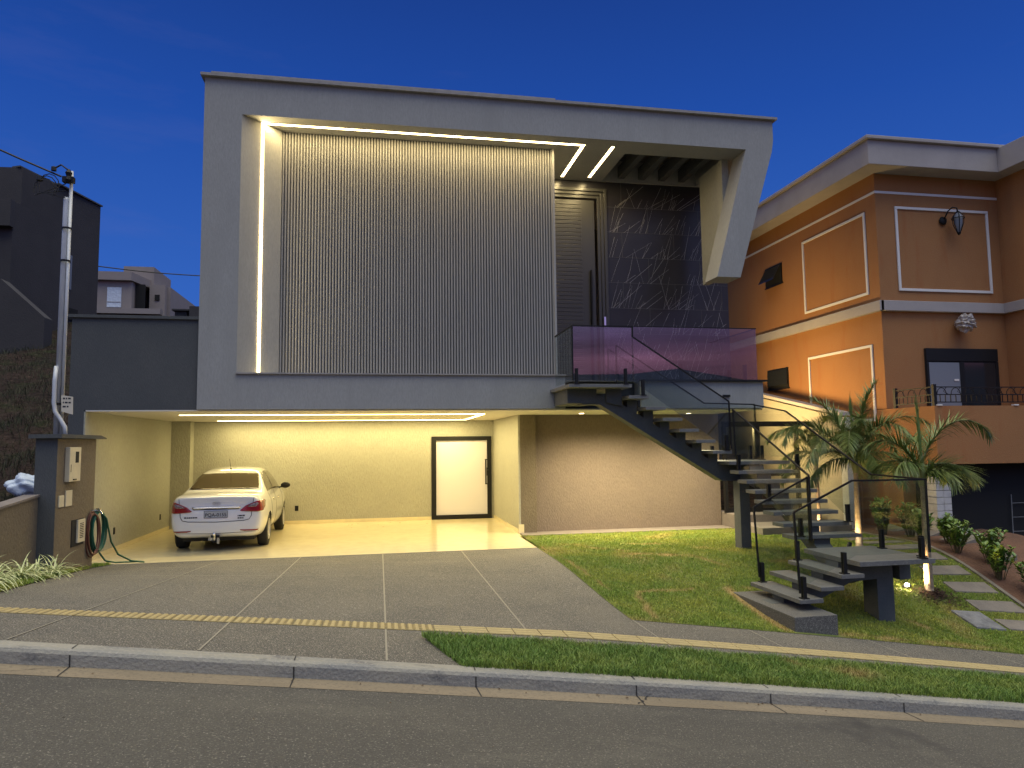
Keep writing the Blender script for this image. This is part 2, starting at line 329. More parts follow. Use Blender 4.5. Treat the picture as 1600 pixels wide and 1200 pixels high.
# pale joint lines
b = MB()
def line_y(x, y0, y1, zf, w=.011, dz=.004):
    n = 14
    for i in range(n):
        a = y0+(y1-y0)*i/n; c = y0+(y1-y0)*(i+1)/n
        b.add([(x-w, a, zf(x, a)+dz), (x+w, a, zf(x, a)+dz), (x+w, c, zf(x, c)+dz), (x-w, c, zf(x, c)+dz)], [(0, 1, 2, 3)])
def zz(x, y): return walk_z(x, y) if y < 7.62 else drive_z(x, y)
for x in (-2.52, -1.27, .06, 1.39):
    line_y(x, 5.56 if x < .5 else 6.33, 6.62, zz, w=.008); line_y(x, 6.88, 12.34, zz, w=.008)
for x in (2.74, 4.1, 5.6, 7.1):
    line_y(x, 6.33, 6.62, zz, .006); line_y(x, 6.88, 7.6, zz, .006)
def line_x(y, x0, x1, zf, w=.004):
    n = 12
    for i in range(n):
        a = x0+(x1-x0)*i/n; c = x0+(x1-x0)*(i+1)/n
        b.add([(a, y-w, zf(a, y)+.004), (c, y-w, zf(c, y)+.004), (c, y+w, zf(c, y)+.004), (a, y+w, zf(a, y)+.004)], [(0, 1, 2, 3)])
line_x(9.9, -3.6, 1.38, zz); line_x(11.2, -3.6, 1.38, zz)
struct(b.build('paving_joints', M['jointline']))
# tactile paving: rungs to the left, long bars to the right
b = MB()
x = -7.0
while x < 12:
    dots = x < .28
    z = lambda q, d: (q, d)
    xa, xb = x+.003, x+.247
    def P(px, py, h): return (px, py, walk_z(px, py)+h)
    b.hexa([P(xa, 6.62, -.01), P(xb, 6.62, -.01), P(xb, 6.875, -.01), P(xa, 6.875, -.01)], [P(xa, 6.62, .005), P(xb, 6.62, .005), P(xb, 6.875, .005), P(xa, 6.875, .005)], 1)
    if dots:
        for k in range(4):
            q = xa+.012+k*.061
            b.hexa([P(q, 6.625, .005), P(q+.036, 6.625, .005), P(q+.036, 6.87, .005), P(q, 6.87, .005)], [P(q+.006, 6.63, .011), P(q+.030, 6.63, .011), P(q+.030, 6.865, .011), P(q+.006, 6.865, .011)])
    else:
        for k in range(3):
            q = 6.64+k*.080
            b.hexa([P(xa, q, .005), P(xb, q, .005), P(xb, q+.055, .005), P(xa, q+.055, .005)], [P(xa+.008, q+.008, .011), P(xb-.008, q+.008, .011), P(xb-.008, q+.047, .011), P(xa+.008, q+.047, .011)])
    x += .25
M['tactile_base'] = mat('tactile_base', (.26, .20, .08), .8, noise=(30, (.11, .09, .05), .4, .7))
struct(b.build('tactile_paving', [M['tactile'], M['tactile_base']]))

# ------------------------------------------------------------------ lawns (turf sheets with dried seams) and grass blades
SEAMS = [((4.72, 9.24), (4.64, 7.71), .07), ((3.05, 7.7), (3.3, 9.0), .05), ((3.3, 9.0), (4.2, 9.2), .04), ((3.9, 11.3), (4.9, 10.9), .12), ((4.75, 9.3), (5.6, 9.35), .05),
         ((3.4, 12.6), (3.7, 11.9), .08), ((3.7, 11.9), (4.1, 11.6), .06), ((6.1, 10.4), (6.7, 10.3), .08), ((4.9, 10.9), (5.2, 10.2), .06), ((5.4, 7.72), (7.6, 7.72), .09),
         ((6.6, 8.7), (7.0, 8.3), .07), ((2.8, 12.4), (2.95, 9.0), .03), ((4.3, 12.4), (5.1, 12.1), .06)]
def seg_d(px, py, a, c):
    ax, ay = a; cx, cy = c; dx, dy = cx-ax, cy-ay
    t = np.clip(((px-ax)*dx+(py-ay)*dy)/(dx*dx+dy*dy), 0, 1); return np.hypot(px-ax-t*dx, py-ay-t*dy)
_ph = rng.uniform(0, 6.28, 12)
def wob(x, y):
    v = 0
    for k, (fx, fy) in enumerate(((2.3, 1.1), (-1.4, 2.9), (4.1, -2.7), (5.3, 4.9), (-7.7, 6.1), (9.1, 8.3))): v = v+np.sin(fx*x+fy*y+_ph[k]+.8*np.sin(1.7*y-2.1*x+_ph[k+5]))/(1+k*.45)
    return .5+v*.14
def dryness(x, y):
    x = np.asarray(x, float); y = np.asarray(y, float); d = np.zeros_like(x)
    for a, c, wd in SEAMS: d = np.maximum(d, np.exp(-(seg_d(x+.018*np.sin(11*y), y+.018*np.sin(10*x), a, c)/wd)**2)*np.clip(wob(x*3+7, y*3+2)*2.2-.35, 0, 1))
    e = np.exp(-(seg_d(x, y, SEAMS[0][0], SEAMS[0][1])/.07)**2)
    p = wob(x*1.1, y*1.1); d = np.maximum(d*(.6+.5*wob(x*6, y*6)), np.clip((p-.60)*1.6, 0, .5))
    return np.clip(np.maximum(d, e), 0, 1)
def dry_verge(x, y):
    x = np.asarray(x, float); y = np.asarray(y, float)
    return np.clip(np.exp(-((x-4.25)/.22)**2-((y-5.95)/.15)**2)*.9+np.exp(-((x-3.75)/.07)**2-((y-6.15)/.12)**2)*.7, 0, 1)
def setdry(o, fn):
    me = o.data; n = len(me.vertices); c = np.empty(n*3); me.vertices.foreach_get('co', c); c = c.reshape(-1, 3)
    a = me.attributes.new('dry', 'FLOAT', 'POINT'); a.data.foreach_set('value', fn(c[:, 0], c[:, 1]).astype(np.float32))
lawn = sheet('lawn', M['turf'], 2.73, 9.25, 7.60, 13.95, lawn_z, dz=.004, nx=90, ny=90); setdry(lawn, dryness)
verge = sheet('verge', M['turf'], .4, 14, 5.53, 6.32, lambda x, y: S(x), dz=.006, nx=140, ny=12, left=strip_left); setdry(verge, dry_verge)
left_lawn = sheet('side_lawn', M['turf'], -4.6, -3.6, 7.62, 12.3, left_z, dz=.0, nx=14, ny=50, left=lambda y: -4.34 if y > 9 else -6.5, right=lambda y: DL(y)); setdry(left_lawn, lambda x, y: np.zeros_like(x))

def blades(name, m, n, samp, zf, hmin, hmax, wd, dryf, label):
    x, y = samp(n); n = len(x)
    z = np.array([zf(a, c) for a, c in zip(x, y)])
    th = rng.uniform(0, 2*np.pi, n); h = rng.uniform(hmin, hmax, n)*(.65+.7*np.clip(wob(x*4, y*4), 0, 1)); lean = rng.uniform(.1, .9, n)*h; la = rng.uniform(0, 2*np.pi, n)
    ww = wd*rng.uniform(.7, 1.3, n)
    V = np.empty((n, 5, 3))
    dx, dy = np.cos(th)*ww, np.sin(th)*ww; lx, ly = np.cos(la)*lean, np.sin(la)*lean
    V[:, 0] = np.stack([x-dx, y-dy, z-.005], 1); V[:, 1] = np.stack([x+dx, y+dy, z-.005], 1)
    V[:, 2] = np.stack([x+dx*.8+lx*.35, y+dy*.8+ly*.35, z+h*.6], 1); V[:, 3] = np.stack([x-dx*.8+lx*.35, y-dy*.8+ly*.35, z+h*.6], 1)
    V[:, 4] = np.stack([x+lx, y+ly, z+h*.92], 1)
    me = bpy.data.meshes.new(name); me.vertices.add(n*5); me.vertices.foreach_set('co', V.ravel())
    base = (np.arange(n)*5)[:, None]
    loops = np.concatenate([base+np.array([0, 1, 2, 3]), base+np.array([3, 2, 4])], 1).ravel()
    me.loops.add(n*7); me.loops.foreach_set('vertex_index', loops.astype(np.int32))
    st = (np.arange(n)*7)[:, None]+np.array([0, 4]); me.polygons.add(n*2)
    me.polygons.foreach_set('loop_start', st.ravel().astype(np.int32)); me.polygons.foreach_set('loop_total', np.tile([4, 3], n).astype(np.int32))
    me.materials.append(m); me.update(calc_edges=True)
    a = me.attributes.new('dry', 'FLOAT', 'POINT'); d = np.clip(dryf(x, y)+rng.uniform(-.12, .18, n), 0, 1); a.data.foreach_set('value', np.repeat(d, 5).astype(np.float32))
    o = bpy.data.objects.new(name, me); COL.objects.link(o); o['kind'] = 'stuff'; o['label'] = label; o['category'] = 'grass'
    return o
def blocked(x, y):        # paving set in the lawn
    k = (x > 4.7) & (x < 5.33) & (y > 7.6) & (y < 9.17)
    for p in PAVERS: k |= (x > p[0]-.02) & (x < p[1]+.02) & (y > p[2]-.02) & (y < p[3]+.02)
    k |= (np.hypot(x-7.92, y-9.30) < .22)
    k |= (x > 7.25) & (y > 12.75)
    return k
PAVERS = []
for i in range(8):
    yy = 8.44+i*.46
    PAVERS.append((8.40+random.uniform(-.05, .05), 9.16+random.uniform(-.04, .03), yy, yy+.25))
COVER = (7.84, 8.30, 8.40, 8.84)
PAVERS_ALL = PAVERS; PAVERS = PAVERS+[COVER]
def s_lawn(n):
    x = rng.uniform(2.74, 9.22, n); y = rng.uniform(7.6, 13.95, n)
    # denser near the street where blades show bigger
    keep = rng.uniform(0, 1, n) < np.clip(1.15-(y-7.6)/9, .35, 1)
    keep &= ~blocked(x, y) & (rng.uniform(0, 1, n) > dryness(x, y)*.55)
    return x[keep], y[keep]
blades('lawn_grass', M['blade'], 260000, s_lawn, lawn_z, .018, .042, .0032, dryness, 'short yellow green lawn grass with dried seams between turf rolls')
def s_verge(n):
    y = rng.uniform(5.5, 6.36, n); x = rng.uniform(.3, 9.5, n); k = x > .40+(6.30-y)*.30-.02
    return x[k], y[k]
blades('verge_grass', M['blade2'], 120000, s_verge, lambda x, y: S(x), .03, .075, .0028, dry_verge, 'thick dark green verge grass between kerb and pavement')
def s_left(n):
    y = rng.uniform(7.62, 12.2, n); x = rng.uniform(-4.9, -3.5, n); k = (x < np.array([DL(v) for v in y])+.01) & ((x > -4.34) | (y < 9))
    return x[k], y[k]
blades('side_grass', M['blade'], 26000, s_left, left_z, .03, .06, .003, lambda x, y: np.zeros_like(x), 'short grass under the striped plants at the left of the driveway')

# ------------------------------------------------------------------ terrain
def hill(x, y):
    z = .5+max(0, min(y, 13)-9)*.15
    if y > 13: z += (min(y, 32)-13)*.312
    if y > 32: z += (min(y, 52)-32)*.18
    z += .16*math.sin(x*.9+y*.35)*min(1, max(0, (y-13)/6))*(1 if y < 36 else .2)+.12*math.sin(x*2.3-y*1.1)
    return z
def terr(x, y):
    hz = hill(x, y); base = -.35+min(0, S(min(max(x, 2.7), 14)))*.9
    if 7.2 < x < 9.4 and y > 14.6: base = .25+min(1, (y-14.6)/4)*.75
    kx = sm((-4.95-x)/.35); ky = sm((y-20.5)/9)
    k = max(kx, ky); return base*(1-k)+hz*k
b = MB()
xs = sorted(set([-90, -60, -40, -30, -24]+[-20+i*.8 for i in range(18)]+[-5.4, -5.3, -5.2, -5.1, -5.0, -4.93, -4.8, -4, -2, 0, 2, 4, 6, 7.1, 7.25, 8, 9.2, 9.35, 9.6, 12, 14, 18, 24, 34, 60, 90]))
ys = sorted(set([7.62, 8, 8.6, 9.2, 10, 11, 12, 13, 14, 14.5, 14.7]+[15+i*.9 for i in range(40)]+[56, 65, 80, 110, 160]))
vs = [(x, y, terr(x, y)) for x in xs for y in ys]; ny = len(ys)
b.add(vs, [(i*ny+j, (i+1)*ny+j, (i+1)*ny+j+1, i*ny+j+1) for i in range(len(xs)-1) for j in range(ny-1)])
struct(b.build('hillside', M['soil'], smooth=True))
b = MB(); b.add([(-400, -400, -9), (400, -400, -9), (400, 400, -9), (-400, 400, -9)], [(0, 1, 2, 3)]); struct(b.build('ground', M['soil']))
b = MB()                                                            # opposite side of the street and hills to the west (seen mirrored in the glass)
pts = []
n = 40
for i in range(n+1):
    a = math.pi+math.pi*i/n; rr = 190; h = 21+3*math.sin(i*.6)+2*math.sin(i*1.7+1)
    pts.append((rr*math.cos(a), rr*math.sin(a), h))
vs = []
for p in pts: vs += [(p[0]*.8, p[1]*.8, -10), p, (p[0]*1.3, p[1]*1.3, -10)]
b.add(vs, [(i*3+j, i*3+3+j, i*3+4+j, i*3+1+j) for i in range(n) for j in (0, 1)])
struct(b.build('hills', M['hillm'], smooth=True))

M['scrub'] = mat('dry_scrub', (.050, .042, .022), .9, noise=(.8, (.028, .034, .016), .42, .6))
def s_hill(n):
    y = rng.uniform(10.5, 32, n); x = -4.95-rng.uniform(0, 1, n)*(2+y*.45)
    k = (np.sin(x*2.1+y)+np.sin(y*1.7-x*1.3)+rng.uniform(-1.2, 1.2, n)) > -.3
    return x[k], y[k]
blades('hill_scrub', M['scrub'], 42000, s_hill, terr, .06, .26, .006, lambda x, y: np.zeros_like(x), 'dark dry scrub covering the slope behind the low wall')
# ------------------------------------------------------------------ THE HOUSE
H = thing('modern_house', 'grey plaster modern house with a lit projecting frame and open garage', 'house', (2.2, 12.4, 0))
fr = MB()
# left jamb with splayed reveal (plan polygon), from slab soffit to the soffit of the frame
fr.prism([(-2.96, 12.4), (-2.35, 12.4), (-1.756, 12.97), (-1.756, 13.2), (-2.96, 13.2)], 'z', 3.04, 7.53)
fr.box(-2.96, -2.70, 13.2, 20, 2.45, 8.15)                          # left flank
fr.box(-2.96, 3.30, 12.4, 13.2, 2.45, 3.04)                         # lower band
fr.prism([(-2.96, 7.53), (7.605, 7.53), (7.64, 7.75), (7.64, 8.15), (-2.96, 8.15)], 'y', 12.4, 12.97)   # upper band
fr.prism([(7.045, 7.53), (7.605, 7.53), (6.825, 4.97), (6.345, 4.97)], 'y', 12.4, 12.93)   # slanting leg
fr.box(-2.70, 4.76, 12.97, 20, 7.53, 8.12)                          # roof slab left of the opening
fr.box(6.95, 7.60, 12.97, 20, 7.53, 8.12)
fr.box(4.76, 6.95, 14.45, 20, 7.53, 8.12)
fr.box(4.76, 6.95, 12.97, 14.45, 8.02, 8.12)                        # cover of the pergola
frame = fr.build('frame', M['facade'], H)
MB().box(4.77, 6.94, 12.98, 14.44, 8.0, 8.018).build('pergola_cover', M['darkwall'], H)
MB().box(6.80, 6.94, 12.935, 13.95, 5.17, 7.528).build('hanging_panel', M['garage_wall'], H)
c = MB(); c.box(-3.02, 7.71, 12.33, 20, 8.152, 8.20); c.box(-2.84, 3.2, 12.6, 19, 8.20, 8.30); c.box(-2.90, 3.25, 12.55, 19, 8.30, 8.34)
c.build('coping', M['cap'], H)
MB().box(-2.36, 3.31, 12.36, 12.41, 3.041, 3.065).build('sill', M['cap'], H)
# pergola beams
for i in range(4):
    x = 5.12+i*.47
    MB().box(x, x+.14, 12.98, 14.44, 7.60, 7.85).build('beam', M['darkwall'], H)
# ribbed cladding
MB().box(-1.756, 3.27, 13.02, 13.10, 3.04, 7.53).build('cladding_backing', M['ribback'], H)
rb = MB(); n = 96; pitch = (3.29+1.756)/n
for i in range(n):
    x = -1.756+pitch*i
    zs = [3.042]+sorted(random.uniform(3.3, 7.3) for _ in range(0))+[7.528]
    rb.prism([(x+.006, 13.02), (x+.010, 13.002), (x+.018, 12.994), (x+pitch-.026, 12.994), (x+pitch-.018, 13.002), (x+pitch-.014, 13.02)], 'z', zs[0], zs[-1])
rb.box(3.27, 3.31, 12.96, 14.5, 2.96, 7.53)
rb.build('ribbed_cladding', M['rib'], H)
# LED strips of the frame
def led(name, pts, w, m, nrm, parent, th=.004):
    """flat strips along polyline, lying on a surface with outward normal nrm"""
    b = MB(); nv = Vector(nrm)
    for a, c in zip(pts, pts[1:]):
        a = Vector(a); c = Vector(c); t = (c-a).normalized(); s = t.cross(nv).normalized()*w/2; a0 = a-t*w/2; c0 = c+t*w/2
        k = max(1, int((c0-a0).length/.16)); R_ = [a0.lerp(c0, i/k) for i in range(k+1)]; h = nv*th; vs = []
        for p in R_: vs += [p-s, p-s+h, p+s+h, p+s]
        b.add(vs, [(4*i+j, 4*i+j+1, 4*i+j+5, 4*i+j+4) for i in range(k) for j in range(3)]+[(0, 1, 2, 3), (4*k+3, 4*k+2, 4*k+1, 4*k)])
        L = bpy.data.lights.new('led_light', 'AREA'); lo = bpy.data.objects.new('led_light', L); COL.objects.link(lo)
        ln = (c-a).length; L.shape = 'RECTANGLE'; L.size = ln; L.size_y = w*.92; L.color = (1, .77, .37) if m is M['ledge'] else (1, .80, .36)
        L.energy = (80 if m is M['ledge'] else 118)*ln*w*.92*math.pi
        zx = t; zz_ = -nv.normalized(); zy = zz_.cross(zx)
        Mx = Matrix((zx, zy, zz_)).transposed().to_4x4(); Mx.translation = (a+c)/2+nv*.012; lo.matrix_world = Mx
    return b.build(name, m, parent)
led('led_strip', [(-2.045, 12.68, 3.06), (-2.045, 12.68, 7.51)], .048, M['ledge'], Vector((.57, -.594-.0, 0)).normalized(), H)
led('led_strip', [(-2.03, 12.71, 7.53), (3.83, 12.71, 7.53)], .058, M['ledge'], (0, 0, -1), H)
led('led_strip', [(3.83, 12.74, 7.53), (3.83, 14.30, 7.53)], .058, M['ledge'], (0, 0, -1), H)
led('led_strip', [(4.42, 12.72, 7.53), (4.42, 14.25, 7.53)], .058, M['ledge'], (0, 0, -1), H)
# entrance wall
st = MB(); st.box(4.86, 7.66, 14.5, 14.75, 2.6, 7.53); st.box(3.31, 4.86, 14.5, 14.75, 7.36, 7.53)
for k in range(9):
    z = 3.05+k*.56
    if z < 7.5: st.box(4.87, 7.655, 14.496, 14.5, z, z+.006, 2)
    for xj in ((5.2, 6.4, 7.5) if k % 2 else (5.8, 7.0)):
        if z+.5 < 7.5: st.box(xj, xj+.005, 14.496, 14.5, z, z+.56, 2)
rv = random.Random(9)
def clip(x, z): return min(max(x, 4.89), 7.63), min(max(z, 2.9), 7.50)
for k in range(230):
    row = rv.randrange(8); z0 = 3.05+row*.56; x0 = rv.uniform(4.9, 7.6); a = math.radians(rv.choice([72, 68, 60, 42, 35, 76, 72, 105])+rv.uniform(-6, 6)); ln = rv.uniform(.2, .8)
    x1 = x0+math.cos(a)*ln; z1 = z0+math.sin(a)*ln
    if x1 > 7.6 or x1 < 4.9 or z1 > 7.48: continue
    q = 3; px, pz = x0, z0
    for j in range(1, q+1):
        nx_ = x0+(x1-x0)*j/q+rv.uniform(-.006, .006); nz_ = z0+(z1-z0)*j/q; w_ = rv.choice([.001, .0015, .0022])
        dx, dz_ = nz_-pz, -(nx_-px); l = math.hypot(dx, dz_) or 1; dx, dz_ = dx/l*w_, dz_/l*w_
        st.add([(px-dx, 14.495, pz-dz_), (px+dx, 14.495, pz+dz_), (nx_+dx, 14.495, nz_+dz_), (nx_-dx, 14.495, nz_-dz_)], [(0, 1, 2, 3)], 1)
        px, pz = nx_, nz_
st.build('stone_wall', [M['stone'], M['vein'], M['joint']], H)
# tall entrance door
d = MB(); d.box(3.32, 4.60, 14.56, 14.62, 2.96, 7.12)
for k in range(46):
    z = 3.05+k*.088
    d.box(3.33, 4.30, 14.548, 14.56, z, z+.078)
door = d.build('entrance_door', M['door'], H, bevel=.004)
df = MB()
for i, (o, y) in enumerate(((0, 14.46), (.07, 14.49), (.14, 14.52))):
    df.box(4.86-o-.066, 4.86-o, y, 14.56+.0, 2.96, 7.36-o); df.box(3.32, 4.86-o-.066, y, 14.56, 7.36-o-.066, 7.36-o)
df.build('door_frame', M['door'], door, bevel=.004)
MB().box(4.47, 4.50, 14.47, 14.545, 3.0, 5.55).build('pull_handle', M['black'], door)
MB().box(4.73, 4.77, 14.42, 14.46, 4.30, 4.52).build('door_lock', M['chrome'], door)
# balcony slab
bs = MB(); bs.box(3.30, 7.20, 12.75, 14.5, 2.46, 2.95); bs.box(4.74, 7.20, 12.4, 12.75, 2.45, 2.95)
bs.build('balcony_slab', M['facade'], H)
MB().box(3.305, 4.735, 12.735, 12.748, 2.46, 2.94).build('recess_shade_sheet', M['darkwall'], H)  # dark sheet paints the shadow in the stair notch onto the slab face
MB().box(4.74, 7.26, 12.34, 12.46, 2.952, 2.985).build('balcony_edging', M['black'], H)
MB().box(3.35, 7.1, 12.46, 14.48, 2.951, 2.965).build('balcony_floor', M['granite'], H)
# upper body behind, left wing
MB().box(-2.70, 7.28, 17.85, 20, 2.45, 7.53).build('rear_body', M['darkwall'], H)
lw = MB(); lw.box(-4.90, -2.965, 12.46, 20, 2.45, 3.95); lw.box(-4.90, -4.67, 12.46, 20, 0-.3, 2.45); lw.box(-4.95, -2.965, 12.42, 12.46, 3.95, 4.0)
lw.build('side_wing', M['darkwall'], H)
# garage
MB().box(-4.65, 7.20, 12.462, 17.6, 2.425, 2.447).build('ceiling', M['ceiling'], H)
gw = MB(); gw.box(-4.67, -4.65, 12.46, 17.6, 0, 2.424); gw.box(-4.65, 1.255, 17.6, 17.75, 0, 2.424); gw.box(2.745, 2.8, 17.6, 17.75, 0, 2.424); gw.box(1.255, 2.745, 17.6, 17.75, 2.03, 2.424)
gw.box(2.80, 2.84, 14.352, 17.75, 0, 2.424); gw.box(-4.65, -4.24, 17.28, 17.6, 0, 2.424)
gw.build('garage_wall', M['garage_wall'], H)
MB().box(2.84, 3.17, 14.35, 14.9, 0, 2.424).build('garage_pillar', M['pillar'], H)
MB().box(3.17, 7.29, 14.47, 14.8, 0, 2.424).build('lower_wall', M['brown_wall'], H)
sk = MB(); sk.box(-4.65, -4.638, 12.5, 17.28, .005, .085); sk.box(-4.24, 1.255, 17.588, 17.6, .005, .085); sk.box(2.788, 2.80, 14.36, 17.6, .005, .085); sk.box(2.79, 2.90, 14.338, 14.35, .005, .19)
sk.build('skirting', M['porcelain'], H)
MB().box(-4.65, 2.80, 12.36, 17.6, -.12, .004).build('garage_floor', M['porcelain'], H)
MB().box(-4.65, 2.74, 12.345, 12.36, -.1, .006).build('threshold', M['jointline'], H)
MB().box(2.81, 7.3, 13.95, 14.47, -.1, .02).build('wall_apron', M['greystep'], H)
led('garage_led_strip', [(-3.60, 13.95, 2.424), (2.03, 13.95, 2.424)], .048, M['led_garage'], (0, 0, -1), H)
led('garage_led_strip', [(-3.60, 17.1, 2.424), (2.03, 17.1, 2.424)], .048, M['led_garage'], (0, 0, -1), H)
led('garage_led_strip', [(2.03, 13.98, 2.424), (2.03, 17.07, 2.424)], .048, M['led_garage'], (0, 0, -1), H)
gd = MB(); gd.box(1.26, 1.37, 17.56, 17.66, .012, 2.025); gd.box(2.635, 2.74, 17.56, 17.66, .012, 2.025); gd.box(1.37, 2.635, 17.56, 17.66, 1.93, 2.025); gd.box(1.37, 2.635, 17.56, 17.66, .012, .11)
gdo = gd.build('garage_door', M['black'], H)
MB().box(1.37, 2.635, 17.60, 17.64, .11, 1.93).build('door_panel', M['frost'], gdo)
hn = MB(); hn.box(2.575, 2.605, 17.49, 17.52, .84, 1.46); hn.box(2.575, 2.64, 17.49, 17.56, 1.44, 1.46); hn.box(2.575, 2.64, 17.49, 17.56, .84, .86); hn.box(2.62, 2.70, 17.545, 17.56, 1.05, 1.25); hn.lathe([(0, 17.50), (.022, 17.50), (.022, 17.56)], (2.66, 0, 1.19), 12, axis='y')
hn.build('door_handle', M['black'], gdo)
for (x, y) in ((4.03, 13.9), (4.86, 13.95), (6.42, 14.05)):
    dl = MB().lathe([(.0, 2.421), (.045, 2.421), (.055, 2.425)], (x, y, 0), 16).build('downlight', M['downglow'], H)
    L = bpy.data.lights.new('downlight_beam', 'SPOT'); lo = bpy.data.objects.new('downlight_beam', L); COL.objects.link(lo)
    L.energy = 540; L.color = (1, .84, .50); L.spot_size = R(155); L.spot_blend = 1.0; L.shadow_soft_size = .08; lo.location = (x, y-.75, 2.40)
for (y, z) in ((13.905, .365), (16.62, .345)):
    MB().box(-4.65, -4.64, y-.035, y+.035, z-.06, z+.06).build('wall_socket', M['black'], H, bevel=.003)
MB().box(-1.96, -1.88, 17.59, 17.6, .31, .43).build('wall_socket', M['black'], H, bevel=.003)
MB().box(6.36, 6.50, 12.36, 12.4, 2.66, 2.70).build('wall_fixture', M['black'], H)

# ------------------------------------------------------------------ balcony glass
BG = thing('balcony_balustrade', 'mirrored glass balustrade with thin black rail along the balcony edge', 'balustrade', (6, 12.4, 2.99))
MB().box(4.06, 7.09, 12.395, 12.407, 2.99, 3.965).build('glass_pane', M['balglass'], BG)
MB().box(7.084, 7.096, 12.41, 14.3, 2.99, 3.965).build('glass_pane', M['balglass'], BG)
r_ = MB(); r_.box(4.06, 7.10, 12.392, 12.41, 3.965, 3.982); r_.box(7.081, 7.10, 12.41, 14.3, 3.965, 3.982); r_.build('handrail', M['black'], BG)
for x in (4.3, 5.55, 6.85):
    MB().box(x-.03, x+.03, 12.41, 12.45, 2.985, 3.28).build('glass_clamp', M['black'], BG)
MB().box(7.03, 7.08, 13.4, 13.45, 2.985, 3.28).build('glass_clamp', M['black'], BG)

# ------------------------------------------------------------------ staircase
ST = thing('outdoor_staircase', 'grey granite staircase with glass panels turning down from balcony to lawn', 'staircase', (6.3, 10, 0))
YN, YF = 11.12, 12.20
def tread(x0, x1, y0, y1, z, t=.055, name='tread'):
    return MB().box(x0, x1, y0, y1, z-t, z).build(name, M['granite'], ST, bevel=.004)
ZA = 2.785
tread(3.02, 4.10, YN, 12.73, ZA, name='landing')
AR = (ZA-1.484)/7
for n in range(1, 7): tread(4.10+.29*(n-1)-.06, 4.10+.29*n, YN, YF, ZA-AR*n)
tread(5.78, 6.90, YN, YF, 1.484, name='landing')
G, RR = .2525, .145
for n in range(1, 8): tread(5.81, 6.89, YN-G*n, YN-G*(n-1)+.05, 1.484-RR*n)
tread(5.81, 6.87, 7.94, 9.12, .325, t=.06, name='landing')
for n, z in enumerate((.185, .05, -.085)): tread(5.82-.285*(n+1), 5.82-.285*n+.03, 7.92, 9.08, z, t=.05)
# stringers
sA = MB()
sl = AR/.295
x0, x1 = 3.35, 5.95
sA.prism([(3.35, 2.73), (3.35, 2.47), (3.66, 2.47), (5.84, 1.484-.34), (6.45, 1.484-.34), (6.45, 1.484-.056), (5.76, 1.484-.056), (4.04, ZA-.30)], 'y', 11.50, 11.78)
for n in range(1, 7):
    xa = 4.10+.29*n-.245; z = ZA-AR*n-.056
    sA.prism([(xa, z), (xa+.17, z), (xa+.17, z-.30), (xa, z-.30+.1)], 'y', 11.503, 11.777)
sA.prism([(3.76, 2.728), (4.02, 2.728), (4.04, 2.44), (3.76, 2.50)], 'y', 11.44, 11.499)
sA.box(3.09, 3.60, 11.48, 12.5, 2.49, 2.728)
sA.build('stringer', M['stairconc'], ST)
sB = MB(); xc0, xc1 = 6.16, 6.42
def zs(y): return 1.484-RR*(YN-y)/G
sB.prism([(11.49, 1.40), (11.49, 1.14), (11.0, 1.14), (8.95, zs(8.95)-.38), (8.5, .03), (8.5, .262), (9.0, .262), (9.2, zs(9.2)-.17), (11.12, 1.484-.17), (11.16, 1.42)], 'x', xc0, xc1)
for n in range(1, 8):
    y = YN-G*n+.05; z = 1.484-RR*n-.056
    sB.prism([(y, z), (y+.16, z), (y+.16, z-.15), (y, z-.15-.08)], 'x', xc0+.003, xc1-.003)
sB.build('stringer', M['stairconc'], ST)
sC = MB()
sC.prism([(6.6, .263), (6.6, .03), (6.0, .0), (5.02, -.42), (4.86, -.42), (4.86, -.22), (5.05, -.21), (5.80, .12), (5.82, .263)], 'y', 8.38, 8.64)
for n, z in enumerate((.185, .05, -.085)):
    xa = 5.82-.285*(n+1)+.06
    sC.prism([(xa, z-.051), (xa+.17, z-.051), (xa+.17, z-.18), (xa, z-.24)], 'y', 8.383, 8.637)
sC.build('stringer', M['stairconc'], ST)
MB().box(6.02, 6.20, 11.25, 11.47, -.1, 1.143).build('column', M['stairconc'], ST)
MB().box(6.38, 6.62, 8.40, 8.68, -.7, .03).build('column', M['stairconc'], ST)
MB().box(6.68, 6.84, 8.35, 8.95, .0, .264).build('cross_beam', M['stairconc'], ST)
# step block at the pavement
blk = MB(); blk.box(4.735, 5.29, 7.68, 9.14, -.75, -.22)
tag(blk.build('granite_step', M['granblock'], bevel=.006), 'speckled grey granilite block that starts the stairs beside the pavement', 'step')
# glass panels: polygon in the (u,z) plane, thin box + rail
def panel(poly, plane, c, rail, clamps, left=True, mm='stairglass'):
    t = .005
    MB().prism(poly, plane, c-t, c+t).build('glass_panel', M[mm], ST, fix=True)
    q = MB()
    for a, d_ in zip(rail, rail[1:]):
        A = (a[0], c, a[1]) if plane == 'y' else (c, a[0], a[1]); B = (d_[0], c, d_[1]) if plane == 'y' else (c, d_[0], d_[1])
        q.bar(A, B, .022, .022)
    q.build('handrail', M['black'], ST)
    for u, z in clamps:
        k = MB()
        for s_ in (-1, 1):
            if plane == 'y': k.box(u-.022, u+.022, c+s_*.007, c+s_*.028, z, z+.26)
            else: k.box(c+s_*.007, c+s_*.028, u-.022, u+.022, z, z+.26)
        if plane == 'y': k.box(u-.045, u+.045, c-.045, c+.045, z, z+.012)
        else: k.box(c-.045, c+.045, u-.045, u+.045, z, z+.012)
        k.build('glass_clamp', M['black'], ST)
gy = YN+.03
